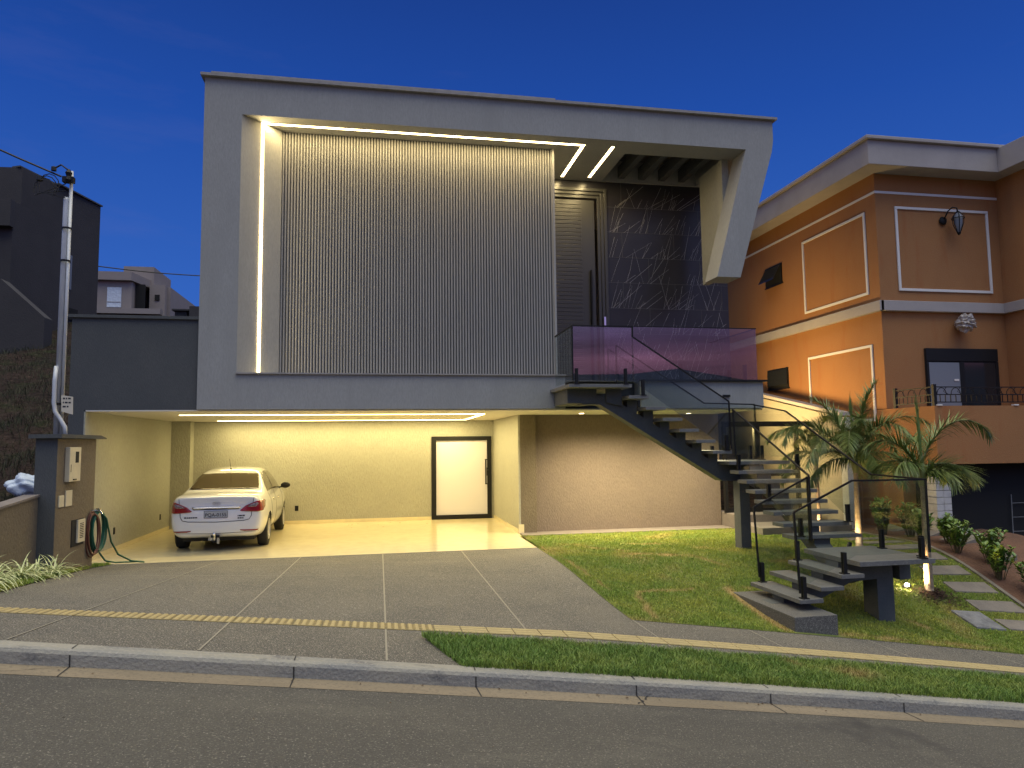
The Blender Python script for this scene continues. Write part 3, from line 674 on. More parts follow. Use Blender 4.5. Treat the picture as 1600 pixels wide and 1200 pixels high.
# landing A front and left side
panel([(3.10, 2.84), (4.12, 2.84), (4.12, 3.75), (3.10, 3.75)], 'y', gy, [(3.10, 3.75), (4.14, 3.745)], [(3.16, ZA), (4.0, ZA)], mm='balglass')
panel([(gy+.02, 2.84), (12.3, 2.84), (12.3, 3.73), (gy+.02, 3.73)], 'x', 3.10, [(gy, 2.84), (gy, 3.745), (12.3, 3.74)], [])
panel([(4.15, 2.82), (5.83, 1.66), (5.83, 2.50), (4.15, 3.575)], 'y', gy, [(4.14, 3.745), (4.14, 3.58), (5.83, 2.50), (5.845, 1.70)], [(4.30, ZA-AR), (5.76, ZA-6*AR)], mm='balglass')
gf = YF-.03
panel([(4.20, 2.72), (5.87, 1.60), (6.88, 1.60), (6.88, 2.50), (5.87, 2.52), (4.20, 3.57)], 'y', gf, [(4.20, 2.80), (4.20, 3.58), (5.87, 2.53), (6.88, 2.505), (6.88, 1.6)], [(4.6, ZA-2*AR), (6.0, 1.484), (6.75, 1.484)])
bl = 5.86; br = 6.83
panel([(11.08, 1.55), (9.10, .42), (9.0, 1.34), (11.08, 2.36)], 'x', bl, [(11.04, 1.57), (11.08, 2.36), (9.0, 1.335), (9.0, .45)], [(10.95, 1.484-RR), (9.25, 1.484-7*RR), (10.05, 1.484-4*RR)])
panel([(gf-.03, 1.55), (11.08, 1.55), (9.10, .42), (8.0, .42), (8.0, 1.31), (9.0, 1.33), (11.08, 2.32), (gf-.03, 2.50)], 'x', br, [(gf-.03, 2.50), (11.08, 2.33), (9.0, 1.335), (7.98, 1.31), (7.98, .40)],
      [(11.9, 1.484), (10.80, 1.484-RR), (9.55, 1.484-6*RR), (8.85, .325), (8.12, .325)])
panel([(4.98, .02), (5.78, .40), (6.82, .40), (6.82, 1.31), (5.79, 1.315), (4.98, .95)], 'y', 7.98, [(5.01, -.02), (4.97, .95), (5.785, 1.317), (6.84, 1.31)], [(5.06, -.085), (5.62, .185), (6.72, .325)])
panel([(5.04, .02), (5.84, .40), (5.84, 1.28), (5.04, .92)], 'y', 9.04, [(5.08, -.02), (5.035, .92), (5.86, 1.31), (5.86, .45)], [(5.12, -.085), (5.66, .185)])

# ------------------------------------------------------------------ side steps, gate, boundary wall
sd = MB(); sd.box(7.31, 9.25, 12.82, 13.85, -.2, .14); sd.box(7.31, 9.25, 13.80, 14.9, -.2, .30)
tag(sd.build('side_steps', M['greystep'], bevel=.01), 'two wide concrete steps up to the side passage gate', 'steps')
G_ = thing('side_gate', 'black metal frame gate of the side passage right of the house', 'gate', (8.2, 14.3, .3))
g = MB(); g.box(7.30, 9.36, 14.27, 14.33, 2.14, 2.25); g.build('top_rail', M['black'], G_)
for x, wd in ((7.33, .07), (8.09, .13), (9.05, .08)): MB().box(x-wd/2, x+wd/2, 14.26, 14.34, .30, 2.14).build('post', M['black'], G_)
for gb in ((7.37, 8.02, 14.28, 14.32, .30, .40), (8.16, 9.01, 14.28, 14.32, .30, .38), (8.16, 9.01, 14.28, 14.32, 1.06, 1.12)): MB().box(*gb).build('lower_rail', M['black'], G_)
MB().box(8.10, 8.16, 14.2, 14.26, 1.25, 1.40).build('lock', M['black'], G_)
bw = MB(); bw.prism([(13.25, -.6), (24, -.6), (24, 4.4), (13.25, 2.30)], 'x', 9.40, 9.58)
bo = thing('boundary_wall', 'beige plaster boundary wall stepping down between the two houses', 'wall', (9.5, 18, 0))
bw.build('wall', M['beige'], bo)
MB().prism([(13.2, 2.33), (24, 4.43), (24, 4.50), (13.2, 2.40)], 'x', 9.36, 9.62).build('coping', M['cream'], bo)
MB().box(9.38, 9.60, 13.05, 13.25, -.6, 2.29).build('end_pier', M['whitewash'], bo)

# ------------------------------------------------------------------ neighbour's strip of garden: red soil, pavers, low white kerb wall
def nb_z(x, y): return lawn_z(min(x, 9.4), y)+.03+max(0, x-9.4)*.05
sheet('garden_soil', M['redsoil'], 9.25, 11.2, 7.62, 16, nb_z, nx=10, ny=40)
b = MB()
for i in range(24):
    y0, y1 = 7.7+i*.235, 7.7+(i+1)*.235
    z0, z1 = lawn_z(9.2, y0)+.035, lawn_z(9.2, y1)+.035
    b.hexa([(9.22, y0, z0-.2), (9.28, y0, z0-.2), (9.28, y1, z1-.2), (9.22, y1, z1-.2)], [(9.22, y0, z0), (9.28, y0, z0), (9.28, y1, z1), (9.22, y1, z1)])
tag(b.build('garden_edging', M['paver']), 'thin concrete edging between the paved path and the shrub bed', 'edging')
wk = MB(); wk.hexa([(10.28, 11.6, -.9), (10.46, 11.6, -.9), (10.98, 8.3, -1.9), (10.80, 8.3, -1.9)], [(10.28, 11.6, .27), (10.46, 11.6, .27), (10.98, 8.3, -.93), (10.80, 8.3, -.93)])
tag(wk.build('low_wall', M['whitewash'], fix=True), 'low white sloping kerb wall beside the orange house garage', 'low wall')
for i, (x, y) in enumerate(((10.0, 10.05), (10.0, 10.75), (9.98, 11.5), (9.98, 12.3))):
    z = nb_z(x, y)
    o = MB().hexa([(9.68, y, z-.12), (10.22, y, z-.0), (10.22, y+.42, z+.05), (9.68, y+.42, z-.07)], [(9.68, y, z-.05), (10.22, y, z+.1), (10.22, y+.42, z+.15), (9.68, y+.42, z)]).build('garden_slab', M['paver'])
    tag(o, ['nearest', 'second nearest', 'third nearest', 'farthest'][i]+' grey slab in the red earth behind the shrubs', 'slab', 'slabs in the neighbour garden')
ordn = ['nearest the street', 'second from the street', 'third from the street', 'fourth from the street', 'fifth from the street', 'sixth from the street', 'seventh from the street', 'farthest, next to the side steps']
for i, p in enumerate(PAVERS_ALL):
    zA = lambda x, y: lawn_z(x, y)+.022
    x0, x1, y0, y1 = p
    o = MB().hexa([(x0, y0, zA(x0, y0)-.08), (x1, y0, zA(x1, y0)-.08), (x1, y1, zA(x1, y1)-.08), (x0, y1, zA(x0, y1)-.08)], [(x0, y0, zA(x0, y0)), (x1, y0, zA(x1, y0)), (x1, y1, zA(x1, y1)), (x0, y1, zA(x0, y1))]).build('stone_paver', M['paver'], bevel=.006)
    tag(o, 'long grey stone paver in the grass path, '+ordn[i], 'paver', 'stepping pavers of the side path')
x0, x1, y0, y1 = COVER
o = MB(); o.hexa([(x0, y0, lawn_z(x0, y0)-.06), (x1, y0, lawn_z(x1, y0)-.06), (x1, y1, lawn_z(x1, y1)-.06), (x0, y1, lawn_z(x0, y1)-.06)], [(x0, y0, lawn_z(x0, y0)+.03), (x1, y0, lawn_z(x1, y0)+.03), (x1, y1, lawn_z(x1, y1)+.03), (x0, y1, lawn_z(x0, y1)+.03)])
tag(o.build('utility_cover', M['coverm'], bevel=.008), 'square weathered concrete inspection cover in the grass', 'cover')

# ------------------------------------------------------------------ ORANGE HOUSE
OH = thing('orange_house', 'two storey orange house with cream bands on the right', 'house', (11, 13, 0))
o = MB(); o.box(10, 12.92, 12.6, 22, 2.44, 7.45); o.box(12.92, 20, 11.9, 22, 2.44, 7.45); o.box(10, 20, 13.5, 22, -1.5, 2.44); o.box(10.0, 10.45, 11.35, 13.5, 1.36, 2.43); o.box(10.45, 20, 11.35, 13.5, 1.36, 2.43)
o.box(10.02, 10.30, 12.3, 13.5, -.8, 1.36)
o.build('wall', M['orange'], OH)
f = MB(); f.box(9.55, 20, 12.15, 22, 7.30, 7.80); f.box(12.55, 20, 11.45, 12.15, 7.303, 7.803); f.box(9.48, 20, 12.08, 22, 7.80, 7.87)
f.build('roof_fascia', M['cream'], OH, bevel=.01)
f = MB(); f.box(9.93, 13.0, 12.50, 12.6, 4.42, 4.63); f.box(9.90, 10.0, 12.50, 22, 4.42, 4.63); f.box(12.85, 20, 11.80, 11.9, 4.42, 4.63); f.box(12.82, 12.92, 11.9, 12.5, 4.42, 4.63)
f.build('band', M['cream'], OH, bevel=.008)
f = MB(); f.box(9.985, 12.92, 12.585, 12.6, 6.88, 6.93); f.box(9.985, 10.0, 12.6, 22, 6.88, 6.93); f.box(12.905, 20, 11.885, 11.9, 6.88, 6.93); f.build('string_course', M['whitetrim'], OH)
def mould(y0, y1, z0, z1, plane, c, w=.055):
    b = MB()
    def bx(a, d_, e, f_):
        if plane == 'x': b.box(c-.03, c, a, d_, e, f_)
        else: b.box(a, d_, c-.03, c, e, f_)
    bx(y0, y1, z1-w, z1); bx(y0, y1, z0, z0+w); bx(y0, y0+w, z0+w, z1-w); bx(y1-w, y1, z0+w, z1-w)
    return b.build('moulding_frame', M['whitetrim'], OH, bevel=.006)
mould(12.92, 15.17, 4.83, 6.58, 'x', 10.0); mould(12.90, 15.13, 2.2, 3.78, 'x', 10.0); mould(10.43, 12.66, 4.85, 6.62, 'y', 12.6)
def awn(y0, y1, z0, z1, tilt):
    wdw = MB().box(9.985, 10.02, y0, y1, z0, z1).build('window', M['void'], OH)
    q = MB(); q.box(9.98, 10.0, y0, y0+.03, z0, z1); q.box(9.98, 10.0, y1-.03, y1, z0, z1); q.box(9.98, 10.0, y0+.03, y1-.03, z1-.03, z1); q.box(9.97, 10.0, y0-.03, y1+.03, z0-.03, z0)
    q.build('window_frame', M['black'], wdw)
    MB().hexa([(9.98, y0+.03, z1-.03), (9.98, y1-.03, z1-.03), (9.98-tilt, y1-.03, z0+.08), (9.98-tilt, y0+.03, z0+.08)], [(9.965, y0+.03, z1-.03), (9.965, y1-.03, z1-.03), (9.965-tilt, y1-.03, z0+.08), (9.965-tilt, y0+.03, z0+.08)]).build('sash', M['darkglass'], wdw, fix=True)
awn(16.08, 16.85, 5.82, 6.32, .22); awn(16.0, 16.95, 3.15, 3.65, .02)
# balcony door with shutter box
bd = MB().box(10.93, 12.63, 12.56, 12.598, 2.44, 3.67).build('balcony_door', M['void'], OH)
MB().box(10.93, 12.63, 12.54, 12.558, 3.41, 3.67).build('shutter', M['black'], bd)
MB().box(10.98, 11.70, 12.548, 12.556, 2.44, 3.38).build('door_pane', M['curtain'], bd)
MB().box(11.80, 12.56, 12.548, 12.556, 2.44, 3.38).build('door_pane', M['darkglass'], bd)
q = MB(); q.box(10.93, 10.98, 12.54, 12.556, 2.44, 3.40); q.box(11.70, 11.80, 12.535, 12.556, 2.44, 3.40); q.box(12.56, 12.63, 12.54, 12.556, 2.44, 3.40); q.build('door_frame', M['black'], bd)
MB().box(11.55, 11.66, 12.535, 12.54, 3.0, 3.04).build('sticker', M['whitetrim'], bd)
q = MB().box(13.25, 14.1, 11.86, 11.9, 3.1, 3.72).build('window', M['void'], OH)
# balcony railing
rl = thing('balcony_railing', 'low wrought iron railing on the orange house balcony', 'railing', (10.5, 11.4, 2.44))
def railing(p0, p1, zb):
    p0 = Vector(p0); p1 = Vector(p1); Ln = (p1-p0).length; t = (p1-p0).normalized(); q = MB()
    for h in (.06, .20, .34): q.bar(p0+Vector((0, 0, zb+h)), p1+Vector((0, 0, zb+h)), .018, .018)
    k = int(Ln/.11)
    for i in range(k+1):
        p = p0+t*(Ln*i/k); q.bar(p+Vector((0, 0, zb+.06)), p+Vector((0, 0, zb+.20)), .012, .012)
    for i in range(int(Ln/.30)):
        c = p0+t*(.15+.30*i); pts = [c+t*(math.cos(a)*.10)+Vector((0, 0, zb+.205+math.sin(a)*.12)) for a in [math.pi*j/8 for j in range(9)]]
        q.tube(pts, .007, 5); q.tube([c+t*.10+Vector((0, 0, zb+.33)), c+t*.04+Vector((0, 0, zb+.26)), c+t*.13+Vector((0, 0, zb+.21))], .006, 5)
    return q
q = railing((10.04, 12.4, 0), (10.04, 11.40, 0), 2.44); q.build('railing_panel', M['black'], rl)
q = railing((10.06, 11.40, 0), (16, 11.40, 0), 2.44); q.build('railing_panel', M['black'], rl)
for p in ((10.05, 11.40), (10.05, 12.4), (13.0, 11.40)):
    MB().box(p[0]-.03, p[0]+.03, p[1]-.03, p[1]+.03, 2.432, 2.83).build('post', M['black'], rl)
for x in (10.1, 11.75): MB().box(x-.05, x+.05, 11.33, 11.40, 2.432, 2.455).build('base_plate', M['whitetrim'], rl)
# garage mouth below
MB().box(10.42, 20, 11.75, 13.4, -2.2, 1.358).build('garage_opening', M['void'], OH)
bk = MB()
for i in range(13):
    for j in range(2):
        z = -.5+i*.125; xo = (i % 2)*.06
        bk.box(10.10+j*.16+xo*.0, 10.10+j*.16+.154, 11.55, 11.8, z, z+.117)
bk.build('brick_pier', M['brick'], OH, bevel=.004)
ld = thing('ladder', 'thin grey ladder leaning inside the dark neighbour garage', 'ladder', (11.7, 11.7, -.6))
a0, a1 = Vector((11.75, 11.62, -.9)), Vector((11.88, 11.72, .75)); of = Vector((.42, .0, 0))
q = MB(); q.tube([a0, a1], .009, 6); q.tube([a0+of, a1+of], .009, 6); q.build('rail', M['coverm'], ld)
q = MB()
for i in range(6):
    p = a0.lerp(a1, .1+i*.16); q.tube([p, p+of], .007, 6)
q.build('rungs', M['coverm'], ld)
# wall lantern
wl = thing('wall_lantern', 'black iron wall lantern inside the white moulding of orange facade', 'lantern', (11.62, 12.55, 6.35))
cx, cz, cy = 11.74, 6.33, 12.38
MB().lathe([(0, 12.53), (.07, 12.54), (.09, 12.57)], (11.55, 0, 6.36), 14, axis='y').build('back_plate', M['black'], wl)
MB().tube([(11.55, 12.55, 6.36), (11.57, 12.45, 6.52), (11.64, 12.40, 6.60), (11.72, 12.38, 6.58), (cx, cy, 6.50)], .014, 7).build('arm', M['black'], wl, smooth=True)
q = MB()
for k in range(6):
    a = 2*math.pi*k/6; q.tube([(cx+math.cos(a)*.03, cy+math.sin(a)*.03, 6.50), (cx+math.cos(a)*.11, cy+math.sin(a)*.11, 6.40), (cx+math.cos(a)*.10, cy+math.sin(a)*.10, 6.25), (cx+math.cos(a)*.03, cy+math.sin(a)*.03, 6.06)], .008, 5)
q.tube([(cx+math.cos(a)*.115, cy+math.sin(a)*.115, 6.36) for a in [2*math.pi*j/12 for j in range(13)]], .010, 5); q.lathe([(.0, 6.53), (.04, 6.50), (.03, 6.48)], (cx, cy, 0), 10); q.lathe([(.04, 6.06), (.03, 6.03), (0, 6.0)], (cx, cy, 0), 10)
q.build('cage', M['black'], wl)
MB().lathe([(.02, 6.49), (.085, 6.40), (.08, 6.25), (.02, 6.07)], (cx, cy, 0), 12).build('lantern_glass', M['curtain'], wl, smooth=True)
# bagged fitting under the band
bm = bmesh.new(); bmesh.ops.create_icosphere(bm, subdivisions=4, radius=.17)
for v in bm.verts:
    n = v.co.normalized(); v.co *= 1+.18*math.sin(9*n.x+3*n.z)*math.sin(7*n.y+2)+.12*math.sin(17*n.z+5*n.x)
    if v.co.z > 0: v.co.x *= 1-v.co.z*1.3
    v.co.z *= 1.05
me = bpy.data.meshes.new('wrapped_light'); bm.to_mesh(me); bm.free(); me.materials.append(M['wrap'])
wr = bpy.data.objects.new('wrapped_light', me); COL.objects.link(wr); wr.location = (11.78, 12.40, 4.18); tag(wr, 'light fitting wrapped in crumpled plastic below the cream band', 'wrapped light')

# ------------------------------------------------------------------ meter pillar, low wall, pole, hose
MP = thing('meter_pillar', 'charcoal meter pillar with warm light painted on one side and a thin cap at the driveway edge', 'pillar', (-4.2, 10.8, .2))
p = MB(); p.box(-4.36, -4.105, 10.15, 11.42, 0, 1.965); p.build('pillar_body', M['darkwall'], MP)
MB().box(-4.105, -4.10, 10.152, 11.418, 0, 1.96).build('warm_lit_face', M['pillar'], MP)  # brown sheet puts the warm garage light into this side's colour
MB().prism([(10.08, 1.968), (11.62, 1.968), (11.62, 1.985), (11.4, 2.02), (10.08, 2.02)], 'x', -4.42, -4.03).build('cap', M['darkwall'], MP)
mbx = MB(); mbx.box(-4.10, -4.04, 10.38, 10.74, 1.39, 1.85); mb_ = mbx.build('meter_box', M['plastic'], MP, bevel=.006)
q = MB(); q.box(-4.04, -4.036, 10.56, 10.66, 1.64, 1.79); q.build('meter_window', M['void'], mb_)
q = MB(); q.box(-4.04, -4.03, 10.50, 10.60, 1.41, 1.425); q.box(-4.04, -4.037, 10.42, 10.428, 1.52, 1.62); q.build('meter_latch', M['black'], mb_)
MB().box(-4.10, -4.085, 10.22, 10.37, 1.07, 1.22).build('cover_plate', M['plastic'], MP, bevel=.003)
MB().box(-4.10, -4.085, 10.42, 10.62, 1.065, 1.275).build('cover_plate', M['plastic'], MP, bevel=.003)
MB().box(-4.099, -4.09, 10.66, 11.06, .50, .86).build('meter_niche', M['void'], MP)
vt = MB().box(-4.09, -4.065, 10.80, 11.04, .54, .85).build('vent_cover', M['plastic'], MP, bevel=.003)
q = MB()
for i in range(9): q.box(-4.065, -4.062, 10.86, 10.98, .60+i*.024, .61+i*.024)
q.build('vent_slots', M['void'], vt)
lw = MB(); lw.prism([(7.3, .55), (10.14, .30), (10.14, 1.22), (7.3, .98)], 'x', -4.45, -4.30)
LWo = thing('low_side_wall', 'low brown plastered wall running forward from the meter pillar', 'wall', (-4.4, 8.8, .5))
lw.build('wall', M['pillar'], LWo); MB().prism([(7.3, .982), (10.14, 1.222), (10.14, 1.25), (7.3, 1.01)], 'x', -4.47, -4.28).build('coping', M['greystep'], LWo)

UP = thing('utility_pole', 'tall galvanised steel service pole standing on the meter pillar', 'pole', (-4.3, 10.6, 2.02))
MB().tube([(-4.31, 10.6, 1.9), (-4.305, 10.6, 5.28), (-4.305, 10.6, 5.32)], .037, 12, r1=.033).build('pole_shaft', M['galv'], UP, smooth=True)
MB().tube([(-4.248, 10.60, 2.02), (-4.250, 10.60, 5.70)], .022, 10).build('conduit', M['galv'], UP, smooth=True)
MB().tube([(-4.325, 10.56, 2.95), (-4.325, 10.53, 2.75), (-4.32, 10.52, 2.45), (-4.30, 10.52, 2.33), (-4.22, 10.50, 2.22), (-4.165, 10.50, 2.12), (-4.155, 10.50, 2.01)], .027, 10).build('conduit', M['galv'], UP, smooth=True)
q = MB()
for z in (4.86, 4.40, 2.42): q.lathe([(.062, z), (.062, z+.03)], (-4.28, 10.59, 0), 14)
q.build('pole_clamp', M['black'], UP)
q = MB(); q.box(-4.34, -4.20, 10.52, 10.60, 5.52, 5.60); q.lathe([(.02, 5.5), (.045, 5.55), (.03, 5.6), (.045, 5.65), (.015, 5.7)], (-4.26, 10.53, 0), 10); q.tube([(-4.28, 10.53, 5.70), (-4.36, 10.53, 5.76), (-4.45, 10.53, 5.70)], .012, 6)
q.build('insulator', M['black'], UP)
q = MB()
for k in range(3):
    a = -4.40-.03*k; pts = [(-4.30, 10.55, 5.30+.1*k)]+[(a-.10-.13*math.cos(t), 10.52, 5.45-.03*k+.17*math.sin(t)) for t in [math.pi*j/6 for j in range(-1, 8)]]
    q.tube(pts, .007, 5)
q.lathe([(0, 5.50), (.045, 5.52), (.045, 5.58), (0, 5.60)], (-4.62, 10.53, 0), 8); q.lathe([(0, 5.66), (.035, 5.67), (.035, 5.72), (0, 5.74)], (-4.45, 10.53, 0), 8)
q.build('cable_loops', M['cable'], UP)
q = MB(); pts = [Vector((-4.36, 10.55, 5.60)).lerp(Vector((-9.0, 9.6, 8.3)), t/10)-Vector((0, 0, .30*math.sin(math.pi*t/10))) for t in range(11)]; q.tube(pts, .013, 6)
tag(q.build('service_cable', M['cable']), 'thick black cable sloping from upper left to the pole top', 'cable')
sg = thing('pole_sign', 'small cream notice board tied to the service pole', 'sign', (-4.13, 10.47, 2.45))
sb = MB().hexa([(-4.20, 10.46, 2.33), (-4.075, 10.50, 2.29), (-4.075, 10.505, 2.29), (-4.20, 10.465, 2.33)], [(-4.21, 10.46, 2.55), (-4.08, 10.50, 2.53), (-4.08, 10.505, 2.53), (-4.21, 10.465, 2.55)]); sb.build('board', M['signm'], sg)
q = MB()
for r_i, (zc, ws) in enumerate(((2.495, (.022, .014, .03)), (2.44, (.012, .03, .026)), (2.385, (.034, .02)))):
    x = -4.188
    for w_ in ws:
        f0 = (x+4.205)/.128; y = 10.457+.04*f0
        q.hexa([(x, y, zc), (x+w_, y+.04*w_/.128, zc), (x+w_, y+.04*w_/.128+.001, zc), (x, y+.001, zc)], [(x, y, zc+.022), (x+w_, y+.04*w_/.128, zc+.022), (x+w_, y+.04*w_/.128+.001, zc+.022), (x, y+.001, zc+.022)]); x += w_+.010
q.build('lettering', M['letter'], sg)

# hose coiled on a tap at the pillar end
HS = thing('garden_hose', 'green and brown garden hoses coiled on a tap at the pillar end', 'hose', (-3.98, 11.4, .2))
def coil(turns, rx, rz, cx, cy, cz, jit, tail=None):
    pts = []
    for i in range(int(turns*22)+1):
        a = 2*math.pi*i/22+math.pi/2; k = 1+jit*math.sin(i*.37)
        pts.append((cx+rx*.25*math.cos(a)*k+.02*math.sin(i*.21), cy+rx*math.cos(a)*k, cz+rz*math.sin(a)*k-rz))
    return pts+(tail or [])
g1 = coil(4.0, .14, .29, -4.03, 11.42, .92, .09, [(-3.96, 11.52, .80), (-3.92, 11.62, .45), (-3.86, 11.75, .24), (-3.74, 11.95, .11), (-3.60, 12.1, .06), (-3.66, 12.12, .07), (-3.95, 11.9, .10), (-4.02, 11.7, .16), (-4.05, 11.55, .3)])
MB().tube(g1, .013, 7).build('green_hose', M['hoseg'], HS, smooth=True)
MB().tube(coil(3, .12, .30, -4.05, 11.28, .90, .08), .011, 7).build('brown_hose', M['hoser'], HS, smooth=True)
q = MB(); q.tube([(-4.10, 11.36, .93), (-4.0, 11.38, .93), (-3.97, 11.38, .88)], .014, 8); q.lathe([(0, .95), (.03, .95), (.03, .965), (0, .965)], (-4.02, 11.37, 0), 10); q.build('tap', M['brass'], HS)

# white sack on the slope
bm = bmesh.new(); bmesh.ops.create_icosphere(bm, subdivisions=4, radius=.3)
for v in bm.verts:
    n = v.co.normalized(); v.co *= 1+.16*math.sin(6*n.x+4*n.z)+.08*math.sin(13*n.y+9*n.z); v.co.z *= .62; v.co.y *= .6
me = bpy.data.meshes.new('white_sack'); bm.to_mesh(me); bm.free(); me.materials.append(M['bag'])
for p_ in me.polygons: p_.use_smooth = True
wb = bpy.data.objects.new('white_sack', me); COL.objects.link(wb); wb.location = (-5.62, 12.9, 1.24); tag(wb, 'crumpled white plastic sack lying on the dark slope behind the wall', 'sack')

# ------------------------------------------------------------------ background buildings
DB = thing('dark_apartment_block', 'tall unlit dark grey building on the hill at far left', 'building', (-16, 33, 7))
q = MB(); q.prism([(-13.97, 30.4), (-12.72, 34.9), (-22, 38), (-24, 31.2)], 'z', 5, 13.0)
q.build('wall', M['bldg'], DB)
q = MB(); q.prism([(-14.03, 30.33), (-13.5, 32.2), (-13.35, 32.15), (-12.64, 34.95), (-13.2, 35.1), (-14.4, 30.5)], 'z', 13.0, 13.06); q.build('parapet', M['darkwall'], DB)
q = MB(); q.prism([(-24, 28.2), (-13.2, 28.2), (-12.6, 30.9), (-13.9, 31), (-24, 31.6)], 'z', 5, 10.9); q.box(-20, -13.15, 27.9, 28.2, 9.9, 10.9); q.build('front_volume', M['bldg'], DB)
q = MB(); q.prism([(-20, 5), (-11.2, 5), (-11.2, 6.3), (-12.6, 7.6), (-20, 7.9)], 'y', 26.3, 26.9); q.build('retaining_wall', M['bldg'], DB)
def onw(t, o=.02): return (-13.97+1.25*t+.97*o, 30.4+4.5*t-.27*o)
for (t0, t1, z0, z1, mm) in ((.50, .62, 8.7, 10.2, 'curtain'), (.52, .72, 7.4, 7.9, 'void')):
    a, c = onw(t0), onw(t1); a2, c2 = onw(t0, .06), onw(t1, .06)
    wv = MB().hexa([(*a, z0), (*c, z0), (*c2, z0), (*a2, z0)], [(*a, z1), (*c, z1), (*c2, z1), (*a2, z1)]).build('window', M[mm], DB, fix=True)
FH = thing('pale_far_house', 'pale two storey house with flat roof slab on the hilltop behind', 'house', (-16, 50, 10.8))
q = MB(); q.box(-19.2, -16.15, 50, 56, 10.0, 12.85); q.box(-17.35, -15.4, 52, 56, 12.85, 14.35); q.box(-15.5, -14.5, 51.5, 58, 10, 13.0); q.box(-14.5, -14.3, 52, 62, 10, 12.95); q.build('wall', M['farhouse'], FH)
q = MB(); q.box(-19.5, -16.1, 49.7, 54.5, 12.87, 13.42); q.prism([(-16.1, 49.7), (-15.4, 53), (-15.6, 54.5), (-16.1, 54.5)], 'z', 12.87, 13.42); q.build('roof_slab', M['farhouse'], FH)
wv = MB().box(-17.62, -16.76, 49.95, 50.0, 11.1, 12.42).build('window', M['bag'], FH)
q = MB(); q.box(-17.6, -16.78, 49.93, 49.95, 11.42, 11.46); q.build('window_rail', M['farhouse'], wv)
MB().box(-16.1, -15.52, 50.6, 50.7, 11.05, 12.8).build('recessed_door', M['void'], FH)
MB().box(-15.15, -14.85, 51.44, 51.5, 11.9, 12.3).build('window', M['void'], FH)
MB().box(-19.3, -14.2, 49.4, 50, 10.6, 10.95).build('terrace_edge', M['farhouse'], FH)
FF = MB(); FF.box(-13.45, -12.7, 50, 52, 10.0, 10.95); FF.box(-13.6, -12.5, 49.8, 52, 10.95, 11.05); FF.box(-12.3, -9, 49, 53, 9.5, 11.1)
tag(FF.build('far_flat_building', M['bldg']), 'low dark flat roofed building just left of the house wall', 'building')
q = MB(); pts = [Vector((-13.6, 36, 10.5)).lerp(Vector((-9.0, 40, 11.05)), t/8)-Vector((0, 0, .08*math.sin(math.pi*t/8))) for t in range(9)]; q.tube(pts, .028, 5)
tag(q.build('overhead_wire', M['cable']), 'thin overhead wire crossing the sky above the far house', 'wire')

# ------------------------------------------------------------------ palms
def ribbon(b, p, d, ln, wd, droop, n=3, side=None, mi=0):
    """thin tapering leaflet"""
    d = d.normalized(); s = (side or d.cross(Vector((0, 0, 1)))); s = s.normalized() if s.length > 1e-4 else Vector((1, 0, 0))
    vs = []; q = Vector(p); dd = d.copy()
    for i in range(n+1):
        t = i/n; wv = wd*(1-.15*t) if t < .5 else wd*(1-t)*1.7+.0006
        vs += [q-s*wv, q+s*wv]; dd = (dd+Vector((0, 0, -droop/n))).normalized(); q = q+dd*(ln/n)
    b.add(vs, [(2*i, 2*i+1, 2*i+3, 2*i+2) for i in range(n)], mi)
def frond(origin, az, el, ln, droop, rnd, leaf=.26, plume=1.0):
    b = MB(); d = Vector((math.cos(az)*math.cos(el), math.sin(az)*math.cos(el), math.sin(el)))
    n = 22; q = Vector(origin); pts = [q.copy()]; dirs = [d.copy()]
    for i in range(n):
        t = i/n; d = (d+Vector((0, 0, -droop*(.3+1.5*t)/n))).normalized(); q = q+d*(ln/n); pts.append(q.copy()); dirs.append(d.copy())
    b.tube(pts, [.013*(1-.85*i/n)+.002 for i in range(n+1)], 5, mi=1)
    for i in range(3, n+1):
        for rep in range(6):
            t = (i+rnd.random())/n; t = min(t, 1); k = min(i, n); P = pts[k-1].lerp(pts[k], rnd.random()); D = dirs[k]
            side = D.cross(Vector((0, 0, 1))); side = side.normalized() if side.length > .05 else Vector((math.sin(az), -math.cos(az), 0)); upv = side.cross(D).normalized()
            for sgn in (-1, 1):
                a = rnd.uniform(-1.0, .9)*plume
                ld = D*(.75+.5*t)+(side*sgn*math.cos(a)+upv*math.sin(a))*.95
                L_ = leaf*(.55+.75*math.sin(math.pi*min(1, .12+.86*t)))*rnd.uniform(.8, 1.15)
                ribbon(b, P, ld, L_, .0078, rnd.uniform(.1, .6), 3)
    return b
